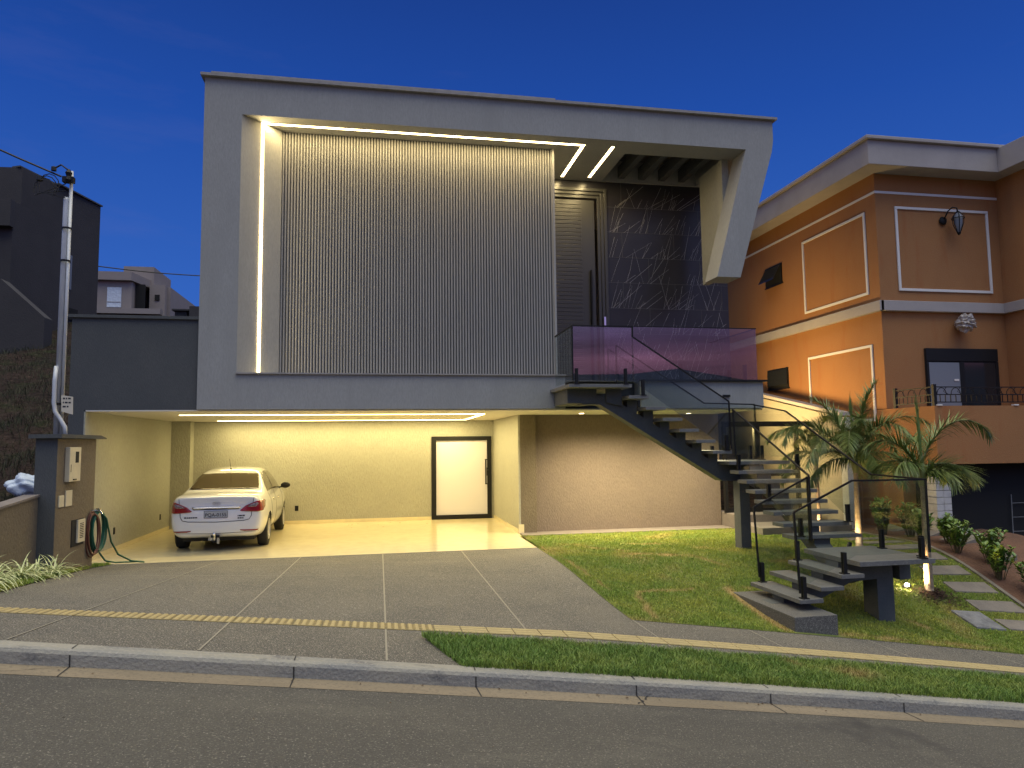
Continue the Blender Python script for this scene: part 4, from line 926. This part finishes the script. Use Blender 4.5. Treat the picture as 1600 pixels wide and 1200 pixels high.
def palm(name, label, loc, th, crown_r, trunk_r, fronds, seed, spear=True, leaf=.26):
    rnd = random.Random(seed); P = thing(name, label, 'palm', loc, 'young palms beside the stairs')
    x, y, z = loc; b = MB()
    prof = [(trunk_r*1.35, -.05), (trunk_r*1.15, .06)]+[(trunk_r*(1.0+(.05 if i % 2 else -.02)-.35*i/24), .06+(th-.06)*i/24) for i in range(25)]
    b.lathe(prof, loc, 12); b.build('trunk', M['trunk'], P, smooth=True)
    b = MB(); b.lathe([(trunk_r*.72, th-.02), (trunk_r*.95, th+.06), (trunk_r*.8, th+.2), (trunk_r*.45, th+.40), (.012, th+.55)], loc, 12); b.build('crownshaft', M['shaft'], P, smooth=True)
    for (az, el, ln, dr) in fronds:
        o_ = (x, y, z+th+.25+.1*math.sin(el)); frond(o_, R(az), R(el), ln*1.22, dr, rnd, leaf*1.12).build('frond', [M['frond'], M['shaft']], P)
    if spear:
        b = MB(); base = Vector((x, y, z+th+.35)); tip = base+Vector((-.08, -.05, .85)); b.tube([base, base.lerp(tip, .6), tip], [.02, .016, .004], 6)
        for i in range(46):
            t = rnd.uniform(.1, .85); ribbon(b, base.lerp(tip, t), Vector((rnd.uniform(-.22, .22), rnd.uniform(-.15, .15), 1)), .32, .007, -.05, 2)
        b.build('spear_leaf', M['frond'], P)
    return P
palm('palm_tree', 'palm nearest the street with a brightly uplit slender trunk', (7.95, 9.34, -.47), 1.62, 1.2, .060,
     [(-12, 64, 1.15, 2.6), (-35, 22, .62, 1.7), (60, 60, .8, 1.8), (165, 62, .85, 2.1), (200, 35, .70, 2.0), (-75, 30, .5, 2.0), (120, 35, .7, 2.0), (20, 30, .62, 1.9)], 3, leaf=.29)
palm('palm_tree', 'middle palm with the widest bushy crown, behind the lower landing', (8.02, 10.95, -.02), 1.30, 1.3, .056,
     [(-20, 60, 1.25, 1.9), (20, 40, 1.2, 2.0), (170, 55, 1.35, 1.9), (200, 38, 1.25, 2.2), (90, 66, 1.0, 1.7), (-80, 52, 1.1, 2.0), (-130, 45, 1.2, 2.2), (145, 25, 1.2, 2.2), (-50, 25, 1.0, 2.3), (240, 62, 1.1, 1.7), (50, 25, 1.1, 2.2), (-5, 10, .9, 1.8), (185, 12, .95, 1.8), (-100, 15, .8, 1.8), (0, 78, 1.1, 1.2), (130, 74, 1.1, 1.4)], 5)
palm('palm_tree', 'small slender palm in front of the boundary wall near the gate', (8.35, 12.55, 0), 1.35, .9, .038,
     [(160, 60, .95, 2.4), (200, 52, 1.0, 2.6), (10, 60, .8, 2.2), (-60, 50, .8, 2.4), (90, 55, .75, 2.0), (-120, 45, .85, 2.6), (180, 30, .8, 2.2), (-20, 30, .7, 2.0), (-90, 70, .8, 2.2)], 8, spear=False, leaf=.22)
# mulch ring
b = MB(); rm = random.Random(4)
for i in range(900):
    a = rm.uniform(0, 6.28); r = abs(rm.gauss(.12, .15)); x, y = 7.98+r*math.cos(a)*1.3, 9.24+r*math.sin(a); z = lawn_z(x, y)+.012+.04*math.exp(-(r/.18)**2)
    d1 = Vector((rm.uniform(-1, 1), rm.uniform(-1, 1), rm.uniform(-.3, .4)))*.03; d2 = Vector((rm.uniform(-1, 1), rm.uniform(-1, 1), rm.uniform(-.2, .2)))*.01
    c = Vector((x, y, z)); b.add([c-d1-d2, c+d1-d2, c+d1+d2, c-d1+d2], [(0, 1, 2, 3)])
mu = b.build('bark_mulch', M['mulch']); mu['kind'] = 'stuff'; mu['label'] = 'loose brown bark mulch round the foot of the uplit palm'; mu['category'] = 'mulch'
# ground uplights
def uplight(loc, target, label, power, size=.032, spot=70):
    Lt = thing('garden_spotlight', label, 'spotlight', loc, 'ground spotlights aimed at the palms')
    p = Vector(loc); d = (Vector(target)-p).normalized(); c = p+Vector((0, 0, .10))
    q = MB(); q.tube([p+Vector((0, 0, -.03)), c], .008, 6); q.build('spike', M['black'], Lt)
    q = MB(); q.tube([c-d*.07, c+d*.03], .036, 12, cap=False); q.tube([c-d*.072, c-d*.068], .034, 12); q.build('lamp_body', M['black'], Lt)
    q = MB(); q.tube([c+d*.012, c+d*.020], .034, 12); q.build('lens', M['lampglow'], Lt)
    L = bpy.data.lights.new('spot_beam', 'SPOT'); lo = bpy.data.objects.new('spot_beam', L); COL.objects.link(lo)
    L.energy = power; L.color = (1, .58, .24); L.spot_size = R(spot); L.spot_blend = .6; L.shadow_soft_size = .03
    lo.location = c+d*.05; lo.rotation_euler = d.to_track_quat('-Z', 'Y').to_euler()
uplight((7.66, 9.42, -.42), (7.93, 9.34, -.22), 'spotlight glaring at the foot of the front palm', 420)
uplight((7.74, 10.82, -.02), (8.0, 10.95, .35), 'spotlight lighting the middle palm trunk behind the stairs', 90)
uplight((8.1, 12.45, .0), (8.35, 12.55, .35), 'spotlight by the small palm next to the side steps', 70)
# glow of the first lens towards the lawn: small bare lamp face
q = MB(); q.lathe([(0, 0), (.022, .004), (.03, .02), (.022, .036), (0, .04)], (7.63, 9.40, -.33), 12)
tag(q.build('spotlight_bulb', M['lampglow'], smooth=True), 'small bright bulb of the garden light left of the front palm', 'bulb')

# ------------------------------------------------------------------ striped plants at the left
rp = random.Random(21)
def spider(n, ln, seed):
    b = MB(); r = random.Random(seed)
    for i in range(n):
        az = r.uniform(0, 6.28); el = r.uniform(.6, 1.35); d = Vector((math.cos(az)*math.cos(el), math.sin(az)*math.cos(el), math.sin(el)))
        ribbon(b, Vector((r.uniform(-.05, .05), r.uniform(-.05, .05), 0)), d, ln*r.uniform(.6, 1.2), .0085, r.uniform(1.5, 2.8), 7)
    return b
SPD = [(-3.86, 7.95, 1.0, 'striped grassy plant nearest the pavement at the left edge'), (-3.98, 8.45, 1.1, 'striped grassy plant, second one back along the low wall'), (-3.95, 8.95, 1.0, 'striped grassy plant in the middle of the row by the low wall'),
       (-4.02, 9.4, 1.0, 'striped grassy plant, the last but one before the pillar'), (-3.96, 9.82, .9, 'striped grassy plant closest to the meter pillar')]
for i, (x, y, s_, lb) in enumerate(SPD):
    o = spider(95, .42*s_, 30+i).build('spider_plant', M['spider']); o.location = (x, y, left_z(x, y)); tag(o, lb, 'plant', 'striped plants along the low wall')

# ------------------------------------------------------------------ shrub bed
def shrub(h, w_, n, seed):
    r = random.Random(seed); st_, lf = MB(), MB()
    for i in range(n):
        az = r.uniform(0, 6.28); sp = r.uniform(.1, 1)*w_; hh = h*r.uniform(.6, 1.05)
        p0 = Vector((math.cos(az)*sp*.25, math.sin(az)*sp*.25, 0)); p1 = Vector((math.cos(az)*sp, math.sin(az)*sp, hh)); pm = p0.lerp(p1, .5)+Vector((0, 0, hh*.12))
        st_.tube([p0, pm, p1], [.006, .005, .003], 5)
        for k in range(15):
            t = .25+.75*k/14; q = p0.lerp(pm, t*2) if t < .5 else pm.lerp(p1, t*2-1); a = r.uniform(0, 6.28)
            d = Vector((math.cos(a), math.sin(a), r.uniform(.3, 1.2))).normalized(); s = d.cross(Vector((0, 0, 1))).normalized(); L_ = r.uniform(.065, .105); wd = L_*.30
            nrm = s.cross(d)*.008
            lf.add([q, q+d*L_*.4-s*wd+nrm, q+d*L_*.45, q+d*L_*.4+s*wd+nrm, q+d*L_*.8-s*wd*.7, q+d*L_*.8+s*wd*.7, q+d*L_], [(0, 2, 1), (0, 3, 2), (1, 2, 6, 4), (2, 3, 5, 6)])
    return st_, lf
protos = []
SH = [(9.62, 8.35, .50), (9.50, 8.85, .55), (9.68, 9.25, .60), (9.48, 9.65, .62), (9.70, 10.05, .66), (9.46, 10.45, .60), (9.66, 10.85, .55), (9.44, 11.2, .62), (9.60, 11.65, .72), (9.42, 12.1, .78), (9.62, 12.5, .7)]
SL = ['leafy shrub nearest the street in the bed along the path', 'small shrub second from the street in the bed', 'bright leafed shrub third from the street in the bed', 'shrub fourth from the street with tall pale shoots', 'shrub in the middle of the bed opposite the front palm', 'shrub just behind the one opposite the front palm', 'seventh shrub of the bed counted from the street', 'shrub seen right of the lower landing glass', 'tall shrub seen through the lower landing glass', 'tallest pale green shrub behind the glass beside the palm', 'last shrub of the bed near the white wall pier']
for i, (x, y, h) in enumerate(SH):
    P = thing('garden_shrub', SL[i], 'shrub', (x, y, nb_z(x, y)), 'shrubs in the bed between the gardens')
    st_, lf = shrub(h*.82, .24, 24, 50+i)
    for bb, nm, mm in ((st_, 'stems', 'stem'), (lf, 'foliage', 'leaf')):
        o = bb.build(nm, M[mm]); o.parent = P
for i, (x, y, s_) in enumerate(((7.62, 17.0, 1.3), (8.3, 17.6, 1.2))):
    P = thing('passage_shrub', ['dark shrub behind the left leaf of the side gate', 'dark shrub behind the middle post of the side gate'][i], 'shrub', (x, y, terr(x, y)), 'shrubs in the side passage')
    st_, lf = shrub(.6*s_, .35, 22, 90+i)
    for bb, nm, mm in ((st_, 'stems', 'stem'), (lf, 'foliage', 'leaf')):
        o = bb.build(nm, M[mm]); o.parent = P
# fallen leaves and grit
b = MB(); rl_ = random.Random(77)
def leafbit(x, y, z, sz):
    a = rl_.uniform(0, 6.28); c_, s_ = math.cos(a)*sz, math.sin(a)*sz; t = rl_.uniform(-.3, .3)*sz
    b.add([(x-c_, y-s_, z+.004), (x-s_*.4, y+c_*.4, z+.006+abs(t)), (x+c_, y+s_, z+.004+abs(t)*.5), (x+s_*.4, y-c_*.4, z+.005)], [(0, 1, 2, 3)])
for i in range(60): x = rl_.uniform(-3, 9); leafbit(x, 5.39-abs(rl_.gauss(0, .05)), S(x)-.108, rl_.uniform(.006, .018))
for i in range(26): x = rl_.uniform(-3, 8); y = rl_.uniform(3.2, 5.1); leafbit(x, y, S(x)-.112, rl_.uniform(.005, .012))
for i in range(26): x = rl_.uniform(-3, 2.6); y = rl_.uniform(5.6, 12.2); leafbit(x, y, zz(x, y), rl_.uniform(.005, .013))
for i in range(12): leafbit(rl_.uniform(-.9, 1.2), rl_.uniform(16.3, 17.4), .006, rl_.uniform(.012, .03))
M['litter'] = mat('dry_leaf', (.10, .06, .03), .9)
lt = b.build('leaf_litter', M['litter']); lt['kind'] = 'stuff'; lt['label'] = 'scattered dry leaf bits in the gutter, on the driveway and garage floor'; lt['category'] = 'litter'
# light reaching the neighbour's side wall from the passage lamp
pl = thing('passage_lamp', 'small bright wall lamp on the house corner above the side gate', 'lamp', (7.36, 14.0, 2.3))
q = MB(); q.box(7.29, 7.36, 14.9, 15.0, 2.22, 2.34); q.build('lamp_body', M['black'], pl)
q = MB(); q.box(7.36, 7.372, 14.91, 14.99, 2.23, 2.33); q.build('lens', M['downglow'], pl)
L = bpy.data.lights.new('passage_light', 'SPOT'); lo = bpy.data.objects.new('passage_light', L); COL.objects.link(lo)
L.energy = 620; L.color = (1, .68, .27); L.shadow_soft_size = .3; L.spot_size = R(150); L.spot_blend = .6; lo.location = (7.42, 14.95, 2.3); lo.rotation_euler = Vector((.9, -.35, .3)).to_track_quat('-Z', 'Y').to_euler()

# ------------------------------------------------------------------ THE CAR (local: x right, y forward from the rear bumper, z up)
CX, CY = -2.81, 13.30
CAR = thing('parked_car', 'white sedan parked nose in at the left of the lit garage', 'car', (CX, CY, 0))
CYAW = R(1.2)
HW = .81
# stations: y, half widths at levels, heights.  ring points per half: 4 bottom, 5 side, 3 top
def station(y, wb, zb, ws, zsd, wt, zt, zc):
    """wb bottom half width; ws list of 5 half widths at heights zsd (5); wt top edge half width at zt; zc crown height"""
    pts = [(0, zb), (wb*.4, zb), (wb*.75, zb), (wb, zb)]
    pts += list(zip(ws, zsd)); pts += [(wt, zt), (wt*.62, zt+(zc-zt)*.65), (0, zc)]
    return [(p[0], y, p[1]) for p in pts]
lv = [.34, .50, .68, .84]
def low(y, k, zb=.22, sh=.93, wsh=.76):   # k width factor
    return
ST_ = []
def add_st(y, k, zb, bw, z4, w4, wt, zt, zc):
    ws = [HW*k*.955, HW*k*.995, HW*k*1.0, HW*k*.975, w4]; zz_ = [lv[0], lv[1], lv[2], lv[3], z4]
    ST_.append(station(y, bw*k, zb, ws, zz_, wt, zt, zc))
#      y     k    zb   bw   z4    w4    wt   zt    zc
add_st(.03, .90, .28, .60, .930, .66, .60, .955, .965)
add_st(.16, .955, .24, .68, .945, .715, .65, .985, 1.00)
add_st(.40, .985, .22, .70, .950, .735, .66, .995, 1.015)
add_st(.62, 1.0, .21, .70, .955, .735, .655, 1.015, 1.035)
add_st(.95, 1.0, .21, .70, .955, .735, .61, 1.17, 1.195)
add_st(1.30, 1.0, .20, .70, .950, .735, .575, 1.33, 1.36)
add_st(1.70, 1.0, .20, .70, .945, .74, .555, 1.395, 1.43)
add_st(2.20, 1.0, .20, .70, .94, .745, .56, 1.41, 1.445)
add_st(2.70, 1.0, .20, .70, .93, .745, .56, 1.36, 1.40)
add_st(3.05, .995, .20, .70, .92, .735, .58, 1.19, 1.23)
add_st(3.38, .985, .20, .70, .90, .715, .62, .985, 1.01)
add_st(3.75, .955, .21, .68, .85, .66, .56, .90, .935)
add_st(4.05, .88, .23, .60, .76, .55, .45, .80, .83)
add_st(4.18, .76, .30, .5, .66, .46, .36, .68, .70)
b = MB(); NS = len(ST_); npz = len(ST_[0])
ring = []
for s_ in ST_:
    ring.append([(-p[0], p[1], p[2]) for p in s_[:0:-1]][::1])  # placeholder
verts = []; idx = {}
def vid(p):
    key = (round(p[0], 5), round(p[1], 5), round(p[2], 5))
    if key not in idx: idx[key] = len(verts); verts.append(p)
    return idx[key]
faces = []
for a, c in zip(ST_, ST_[1:]):
    for sg_ in (1, -1):
        for j in range(npz-1):
            q = [(a[j][0]*sg_, a[j][1], a[j][2]), (a[j+1][0]*sg_, a[j+1][1], a[j+1][2]), (c[j+1][0]*sg_, c[j+1][1], c[j+1][2]), (c[j][0]*sg_, c[j][1], c[j][2])]
            faces.append(tuple(vid(p) for p in (q if sg_ < 0 else q[::-1])))
def cap(st_, bulge):
    # grid: rows = bottom row, 5 side levels, top row ; columns follow bottom x fractions 0,.4,.75,1
    fr_ = [0, .4, .75, 1]
    rows = [[st_[0], st_[1], st_[2], st_[3]]]
    for j in range(4, 9):
        xe, y, z = st_[j]; rows.append([(xe*f, y+bulge(j-4, f), z) for f in fr_[:-1]]+[(xe, y, z)])
    xt, zt = st_[9][0], st_[9][2]
    rows.append([(0, st_[11][1], st_[11][2]), (st_[10][0]*.75, st_[10][1], st_[10][2]+.004), (st_[10][0], st_[10][1], st_[10][2]), st_[9]])
    rows[-1] = [st_[11], st_[10], st_[10], st_[9]]
    for sg_ in (1, -1):
        for r0, r1 in zip(rows, rows[1:]):
            for c_ in range(3):
                pts = [r0[c_], r0[c_+1], r1[c_+1], r1[c_]]; ids = []
                for p in pts:
                    k = vid((p[0]*sg_, p[1], p[2]))
                    if k not in ids: ids.append(k)
                if len(ids) > 2: faces.append(tuple(ids))
bulk = [-.03, -.045, -.02, .015, .01]
cap(ST_[0], lambda j, f: bulk[j]*(1-f*f)-.01)
cap(ST_[-1], lambda j, f: .06*(1-f*f))
me = bpy.data.meshes.new('car_body'); me.from_pydata(verts, [], faces)
bm = bmesh.new(); bm.from_mesh(me); bmesh.ops.remove_doubles(bm, verts=bm.verts, dist=.0005); bmesh.ops.recalc_face_normals(bm, faces=bm.faces); bm.to_mesh(me); bm.free()
for p_ in me.polygons: p_.use_smooth = True
body = bpy.data.objects.new('body', me); COL.objects.link(body); me.materials.append(M['carpaint']); me.materials.append(M['seam'])
sb_ = body.modifiers.new('s', 'SUBSURF'); sb_.levels = 3; sb_.render_levels = 3
def evmesh(o):
    dg = bpy.context.evaluated_depsgraph_get(); dg.update(); return bpy.data.meshes.new_from_object(o.evaluated_get(dg))
m2 = evmesh(body); body.modifiers.clear(); body.data = m2
bvh_src = [v.co.copy() for v in m2.vertices]; bvh = BVHTree.FromPolygons(bvh_src, [tuple(p.vertices) for p in m2.polygons])
# wheel arches cut
WY = (.80, 3.28); WR = .325
for wy in WY:
    for sg_ in (-1, 1):
        q = MB(); q.lathe([(0, sg_*.52), (WR, sg_*.52), (WR, sg_*1.0), (0, sg_*1.0)], (0, wy, .30), 40, axis='x')
        cu = q.build('cutter', M['seam'], fix=True)
        bo_ = body.modifiers.new('b', 'BOOLEAN'); bo_.object = cu; bo_.operation = 'DIFFERENCE'; bo_.solver = 'EXACT'
        m3 = evmesh(body); body.modifiers.clear(); body.data = m3; bpy.data.objects.remove(cu)
body.data.materials.clear(); body.data.materials.append(M['carpaint']); body.data.materials.append(M['seam'])
for p_ in body.data.polygons:
    p_.use_smooth = True; p_.material_index = 0
    c_ = p_.center
    for wy in WY:
        if math.hypot(c_.y-wy, c_.z-.30) < WR-.012 and abs(c_.x) < .80: p_.material_index = 1
    if c_.z < .235: p_.material_index = 1
    if abs(p_.normal.x) > .99 and abs(abs(c_.x)-.52) < .01: p_.material_index = 1
    if any(abs(math.hypot(c_.y-wy, c_.z-.30)-WR) < .004 for wy in WY): p_.material_index = 1; p_.use_smooth = False
body.parent = CAR
CAR.rotation_euler = (0, 0, CYAW)
from mathutils.geometry import tessellate_polygon
def smooth_poly(poly, n=6):
    """round a closed polygon with catmull-rom"""
    k = len(poly); out = []
    for i in range(k):
        p0, p1, p2, p3 = [Vector(poly[(i+j) % k]) for j in (-1, 0, 1, 2)]
        for t in [j/n for j in range(n)]:
            out.append(tuple(.5*((2*p1)+(p2-p0)*t+(2*p0-5*p1+4*p2-p3)*t*t+(3*p1-p0-3*p2+p3)*t**3)))
    return out
def decal(name, poly, view, m, off=.004, parent=CAR, round_=False, side=1, sub=.03):
    """project a polygon onto the body: view 'rear' -> (x,z) cast along +y ; 'side' -> (y,z) cast inward in x ; 'top' -> (x,y) cast down"""
    if round_: poly = smooth_poly(poly)
    bm = bmesh.new(); vs = [bm.verts.new((p[0], p[1], 0)) for p in poly]; bm.faces.new(vs)
    xs_ = [p[0] for p in poly]; ys_ = [p[1] for p in poly]
    for ax, lo_, hi_ in ((0, min(xs_), max(xs_)), (1, min(ys_), max(ys_))):
        t = lo_+sub
        while t < hi_-sub*.3:
            pc = (t, 0, 0) if ax == 0 else (0, t, 0); pn = (1, 0, 0) if ax == 0 else (0, 1, 0)
            bmesh.ops.bisect_plane(bm, geom=list(bm.verts)+list(bm.edges)+list(bm.faces), plane_co=pc, plane_no=pn); t += sub
    bmesh.ops.triangulate(bm, faces=[f for f in bm.faces if len(f.verts) > 4])
    for v in bm.verts:
        u, w_ = v.co.x, v.co.y
        if view == 'rear': org, d = Vector((u, -1, w_)), Vector((0, 1, 0))
        elif view == 'side': org, d = Vector((side*2, u, w_)), Vector((-side, 0, 0))
        else: org, d = Vector((u, w_, 3)), Vector((0, 0, -1))
        h = bvh.ray_cast(org, d)
        v.co = (h[0]+h[1]*off) if h[0] is not None else (org+d*(1.05 if view == 'rear' else 1.3))
        if h[0] is not None and h[1].dot(d) > 0: v.co = h[0]-h[1]*off
    me = bpy.data.meshes.new(name); bm.to_mesh(me); bm.free(); me.materials.append(m)
    for p_ in me.polygons: p_.use_smooth = True
    o = bpy.data.objects.new(name, me); COL.objects.link(o); o.parent = parent
    sd_ = o.modifiers.new('t', 'SOLIDIFY'); sd_.thickness = .004; sd_.offset = 0
    return o
def strip_poly(pts, w):
    """thin ribbon polygon around an open polyline"""
    a, c = [], []
    for i, p in enumerate(pts):
        p = Vector(p); t = (Vector(pts[min(i+1, len(pts)-1)])-Vector(pts[max(i-1, 0)])).normalized(); n = Vector((-t.y, t.x))*w/2
        a.append(tuple(p+n)); c.append(tuple(p-n))
    return a+c[::-1]
# rear window
decal('rear_window', [(-.60, 1.055), (.60, 1.055), (.585, 1.12), (.525, 1.285), (.50, 1.31), (0, 1.325), (-.50, 1.31), (-.525, 1.285), (-.585, 1.12)], 'rear', M['carglass'], off=.009, sub=.02)
# side windows
for s_ in (1, -1):
    decal('side_window', [(1.02, .985), (1.75, .985), (1.75, 1.34), (1.50, 1.315), (1.28, 1.24), (1.10, 1.10)], 'side', M['carglass'], side=s_)
    decal('side_window', [(1.80, .985), (2.92, .96), (2.75, 1.12), (2.52, 1.28), (2.30, 1.345), (1.80, 1.345)], 'side', M['carglass'], side=s_)
    # door gaps and handles
    for pts in ([(1.78, .30), (1.78, .97)], [(1.02, .97), (1.12, .70), (1.16, .45), (1.22, .30), (1.78, .28)], [(2.88, .95), (2.85, .6), (2.78, .30), (1.78, .28)]):
        decal('door_gap', strip_poly(pts, .008), 'side', M['seam'], off=.001, side=s_)
    decal('door_handle', [(1.24, .80), (1.40, .795), (1.40, .825), (1.24, .83)], 'side', M['chrome'], off=.018, side=s_)
    decal('door_handle', [(2.00, .79), (2.16, .785), (2.16, .815), (2.00, .82)], 'side', M['chrome'], off=.018, side=s_)
# tail lights: red lens with a paler upper part
for s_ in (1, -1):
    P = [(.80, .855), (.795, .70), (.72, .685), (.60, .69), (.44, .70), (.41, .715), (.50, .79), (.60, .835), (.70, .875)]
    tl = decal('tail_light', [(s_*p[0]*.96, p[1]) for p in P], 'rear', M['redlens'], off=.010, sub=.02)
    P = [(.70, .845), (.60, .815), (.53, .775), (.60, .77), (.69, .775), (.72, .82)]
    decal('reversing_lens', [(s_*p[0]*.96, p[1]) for p in P], 'rear', M['darklens'], off=.015, sub=.02, parent=tl)
    decal('tail_light', [(.10, .69), (.30, .76), (.36, .87), (.24, .885), (.06, .87)], 'side', M['redlens'], off=.008, side=s_, sub=.03)
    P = [(.72, .372), (.50, .372), (.43, .385), (.42, .402), (.50, .400), (.74, .395)]
    decal('bumper_reflector', [(s_*p[0]*.95, p[1]-.015) for p in P], 'rear', M['redlens'], off=.006, sub=.02)
decal('trunk_gap', strip_poly([(-.62, .93), (-.60, .80), (-.585, .62), (-.55, .56), (-.46, .54), (0, .525), (.46, .54), (.55, .56), (.585, .62), (.60, .80), (.62, .93)], .010), 'rear', M['seam'], off=.002, sub=.05)
decal('bumper_crease', strip_poly([(-.70, .345), (0, .325), (.70, .345)], .006), 'rear', M['seam'], off=.001, sub=.05)
decal('chrome_trim', [(-.40, .755), (.40, .755), (.40, .785), (-.40, .785)], 'rear', M['chrome'], off=.012, sub=.05)
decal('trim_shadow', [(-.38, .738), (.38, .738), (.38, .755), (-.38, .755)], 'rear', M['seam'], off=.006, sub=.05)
# plate
h = bvh.ray_cast(Vector((0, -1, .655)), Vector((0, 1, 0)))[0]; py = h.y-.014
pz = .66
pq = MB(); pq.box(-.195, .195, py-.004, py+.004, pz-.062, pz+.062); plate = pq.build('number_plate', M['platem'], bevel=.003); plate.parent = CAR
pf = MB(); pf.box(-.195, .195, py-.0065, py-.0045, pz+.056, pz+.062); pf.box(-.195, .195, py-.0065, py-.0045, pz-.062, pz-.056); pf.box(-.195, -.189, py-.0065, py-.0045, pz-.056, pz+.056); pf.box(.189, .195, py-.0065, py-.0045, pz-.056, pz+.056)
o = pf.build('plate_border', M['letter']); o.parent = plate
def text(s, size, loc, m, parent, ext=.001):
    cu = bpy.data.curves.new('lettering', 'FONT'); cu.body = s; cu.size = size; cu.extrude = ext; cu.align_x = 'CENTER'; cu.align_y = 'CENTER'; cu.offset = size*.012
    cu.materials.append(m); o = bpy.data.objects.new('lettering', cu); COL.objects.link(o); o.location = loc; o.rotation_euler = (R(90), 0, 0)
    dg = bpy.context.evaluated_depsgraph_get(); me = bpy.data.meshes.new_from_object(o.evaluated_get(dg)); loc_, rot_ = o.location.copy(), o.rotation_euler.copy(); bpy.data.objects.remove(o)
    o = bpy.data.objects.new('plate_lettering', me); COL.objects.link(o); o.location = loc_; o.rotation_euler = rot_; o.parent = parent; return o
text('PQA-0155', .082, (0, py-.006, pz-.012), M['letter'], plate)
# emblem and model badges
h = bvh.ray_cast(Vector((0, -1, .845)), Vector((0, 1, 0)))[0]; ey = h.y-.008
q = MB(); q.tube([(.062*math.cos(a), ey, .845+.034*math.sin(a)) for a in [2*math.pi*j/20 for j in range(21)]], .006, 6)
q.bar((-.03, ey, .822), (-.018, ey, .868), .008, .010); q.bar((.018, ey, .822), (.03, ey, .868), .008, .010); q.bar((-.022, ey, .842), (.022, ey, .848), .008, .008)
o = q.build('emblem', M['rim'], smooth=True); o.parent = CAR
for (x0, ws_, z) in ((-.52, (.035, .02, .035, .02, .03, .035), .60), (.36, (.012, .05, .04), .615), (.36, (.03, .03, .02), .575)):
    x = x0; q = MB()
    for w_ in ws_:
        hh = bvh.ray_cast(Vector((x, -1, z)), Vector((0, 1, 0)))[0]; q.box(x, x+w_, hh.y-.006, hh.y-.001, z, z+.02); x += w_+.008
    o = q.build('model_badge', M['seam']); o.parent = CAR
# antenna, mirrors, hitch, underbody, exhaust
q = MB(); q.tube([(0, 1.36, 1.39), (0, 1.34, 1.41)], .012, 8); q.tube([(0, 1.35, 1.40), (0, 1.18, 1.60)], .004, 5); o = q.build('antenna', M['black']); o.parent = CAR
for s_ in (1, -1):
    q = MB(); q.add([], []); bm = bmesh.new(); bmesh.ops.create_icosphere(bm, subdivisions=3, radius=1)
    for v in bm.verts: v.co = Vector((s_*.87+v.co.x*.10, 2.80+v.co.y*.07, 1.00+v.co.z*.065))
    me = bpy.data.meshes.new('wing_mirror'); bm.to_mesh(me); bm.free(); me.materials.append(M['black'])
    for p_ in me.polygons: p_.use_smooth = True
    o = bpy.data.objects.new('wing_mirror', me); COL.objects.link(o); o.parent = CAR
    q = MB(); q.bar((s_*.72, 2.82, .95), (s_*.86, 2.80, .98), .05, .03); o2 = q.build('mirror_stalk', M['black']); o2.parent = o
q = MB(); q.tube([(0, .10, .24), (0, -.10, .24), (0, -.12, .27), (0, -.12, .32)], .018, 8); q.lathe([(0, .36), (.018, .35), (.025, .33), (.018, .31), (.0, .30)], (0, -.12, 0), 12); q.box(-.10, -.03, -.09, -.05, .22, .27); q.box(.04, .08, -.08, -.05, .16, .26); q.box(-.04, .05, -.06, .02, .18, .24, 1); q.box(-.07, .07, -.03, .0, .20, .30, 1)
o = q.build('tow_hitch', [M['chrome'], M['black']], smooth=False); o.parent = CAR
q = MB(); q.box(-.60, .60, .30, 3.8, .17, .26); o = q.build('underbody', M['seam']); o.parent = CAR
q = MB(); q.lathe([(0, 0), (0, 0)], (0, 0, 0), 3)
def wheel(x, y):
    s_ = 1 if x > 0 else -1
    W = MB(); r0 = .298; wd = .185; xo = x
    prof = [(.19, -.5), (.25, -.5), (.285, -.46), (r0, -.36), (r0, .36), (.285, .46), (.25, .5), (.19, .5)]
    W.lathe([(r, xo+t*wd) for r, t in prof], (0, y, .298), 36, axis='x'); o = W.build('wheel', M['rubber'], smooth=True, fix=True); o.parent = CAR
    Q = MB(); f = s_*.5*wd; Q.lathe([(.19, xo+f*1.0), (.18, xo+f*.9), (.165, xo+f*.45), (.0, xo+f*.4)], (0, y, .298), 32, axis='x', mi=1)
    for k in range(7):
        a = 2*math.pi*k/7; c_, n_s = math.cos(a), math.sin(a)
        for sp in (-.0, ):
            A = Vector((xo+f*.92, y+.03*c_, .298+.03*n_s)); B = Vector((xo+f*.86, y+.185*c_, .298+.185*n_s)); t = Vector((0, -n_s, c_)); dx = Vector((s_*.02, 0, 0))
            Q.hexa([A-t*.030-dx, A+t*.030-dx, A+t*.030+dx*.3, A-t*.030+dx*.3], [B-t*.018-dx, B+t*.018-dx, B+t*.018, B-t*.018])
    Q.lathe([(.05, xo+f*.80), (.045, xo+f*.98), (0, xo+f*.99)], (0, y, .298), 16, axis='x')
    Q.lathe([(.195, xo+f*.94), (.192, xo+f*1.01), (.178, xo+f*.99), (.175, xo+f*.7)], (0, y, .298), 36, axis='x')
    o2 = Q.build('rim', [M['rim'], M['seam']], fix=True); o2.parent = o
for wy in WY:
    for s_ in (1, -1): wheel(s_*.70, wy)
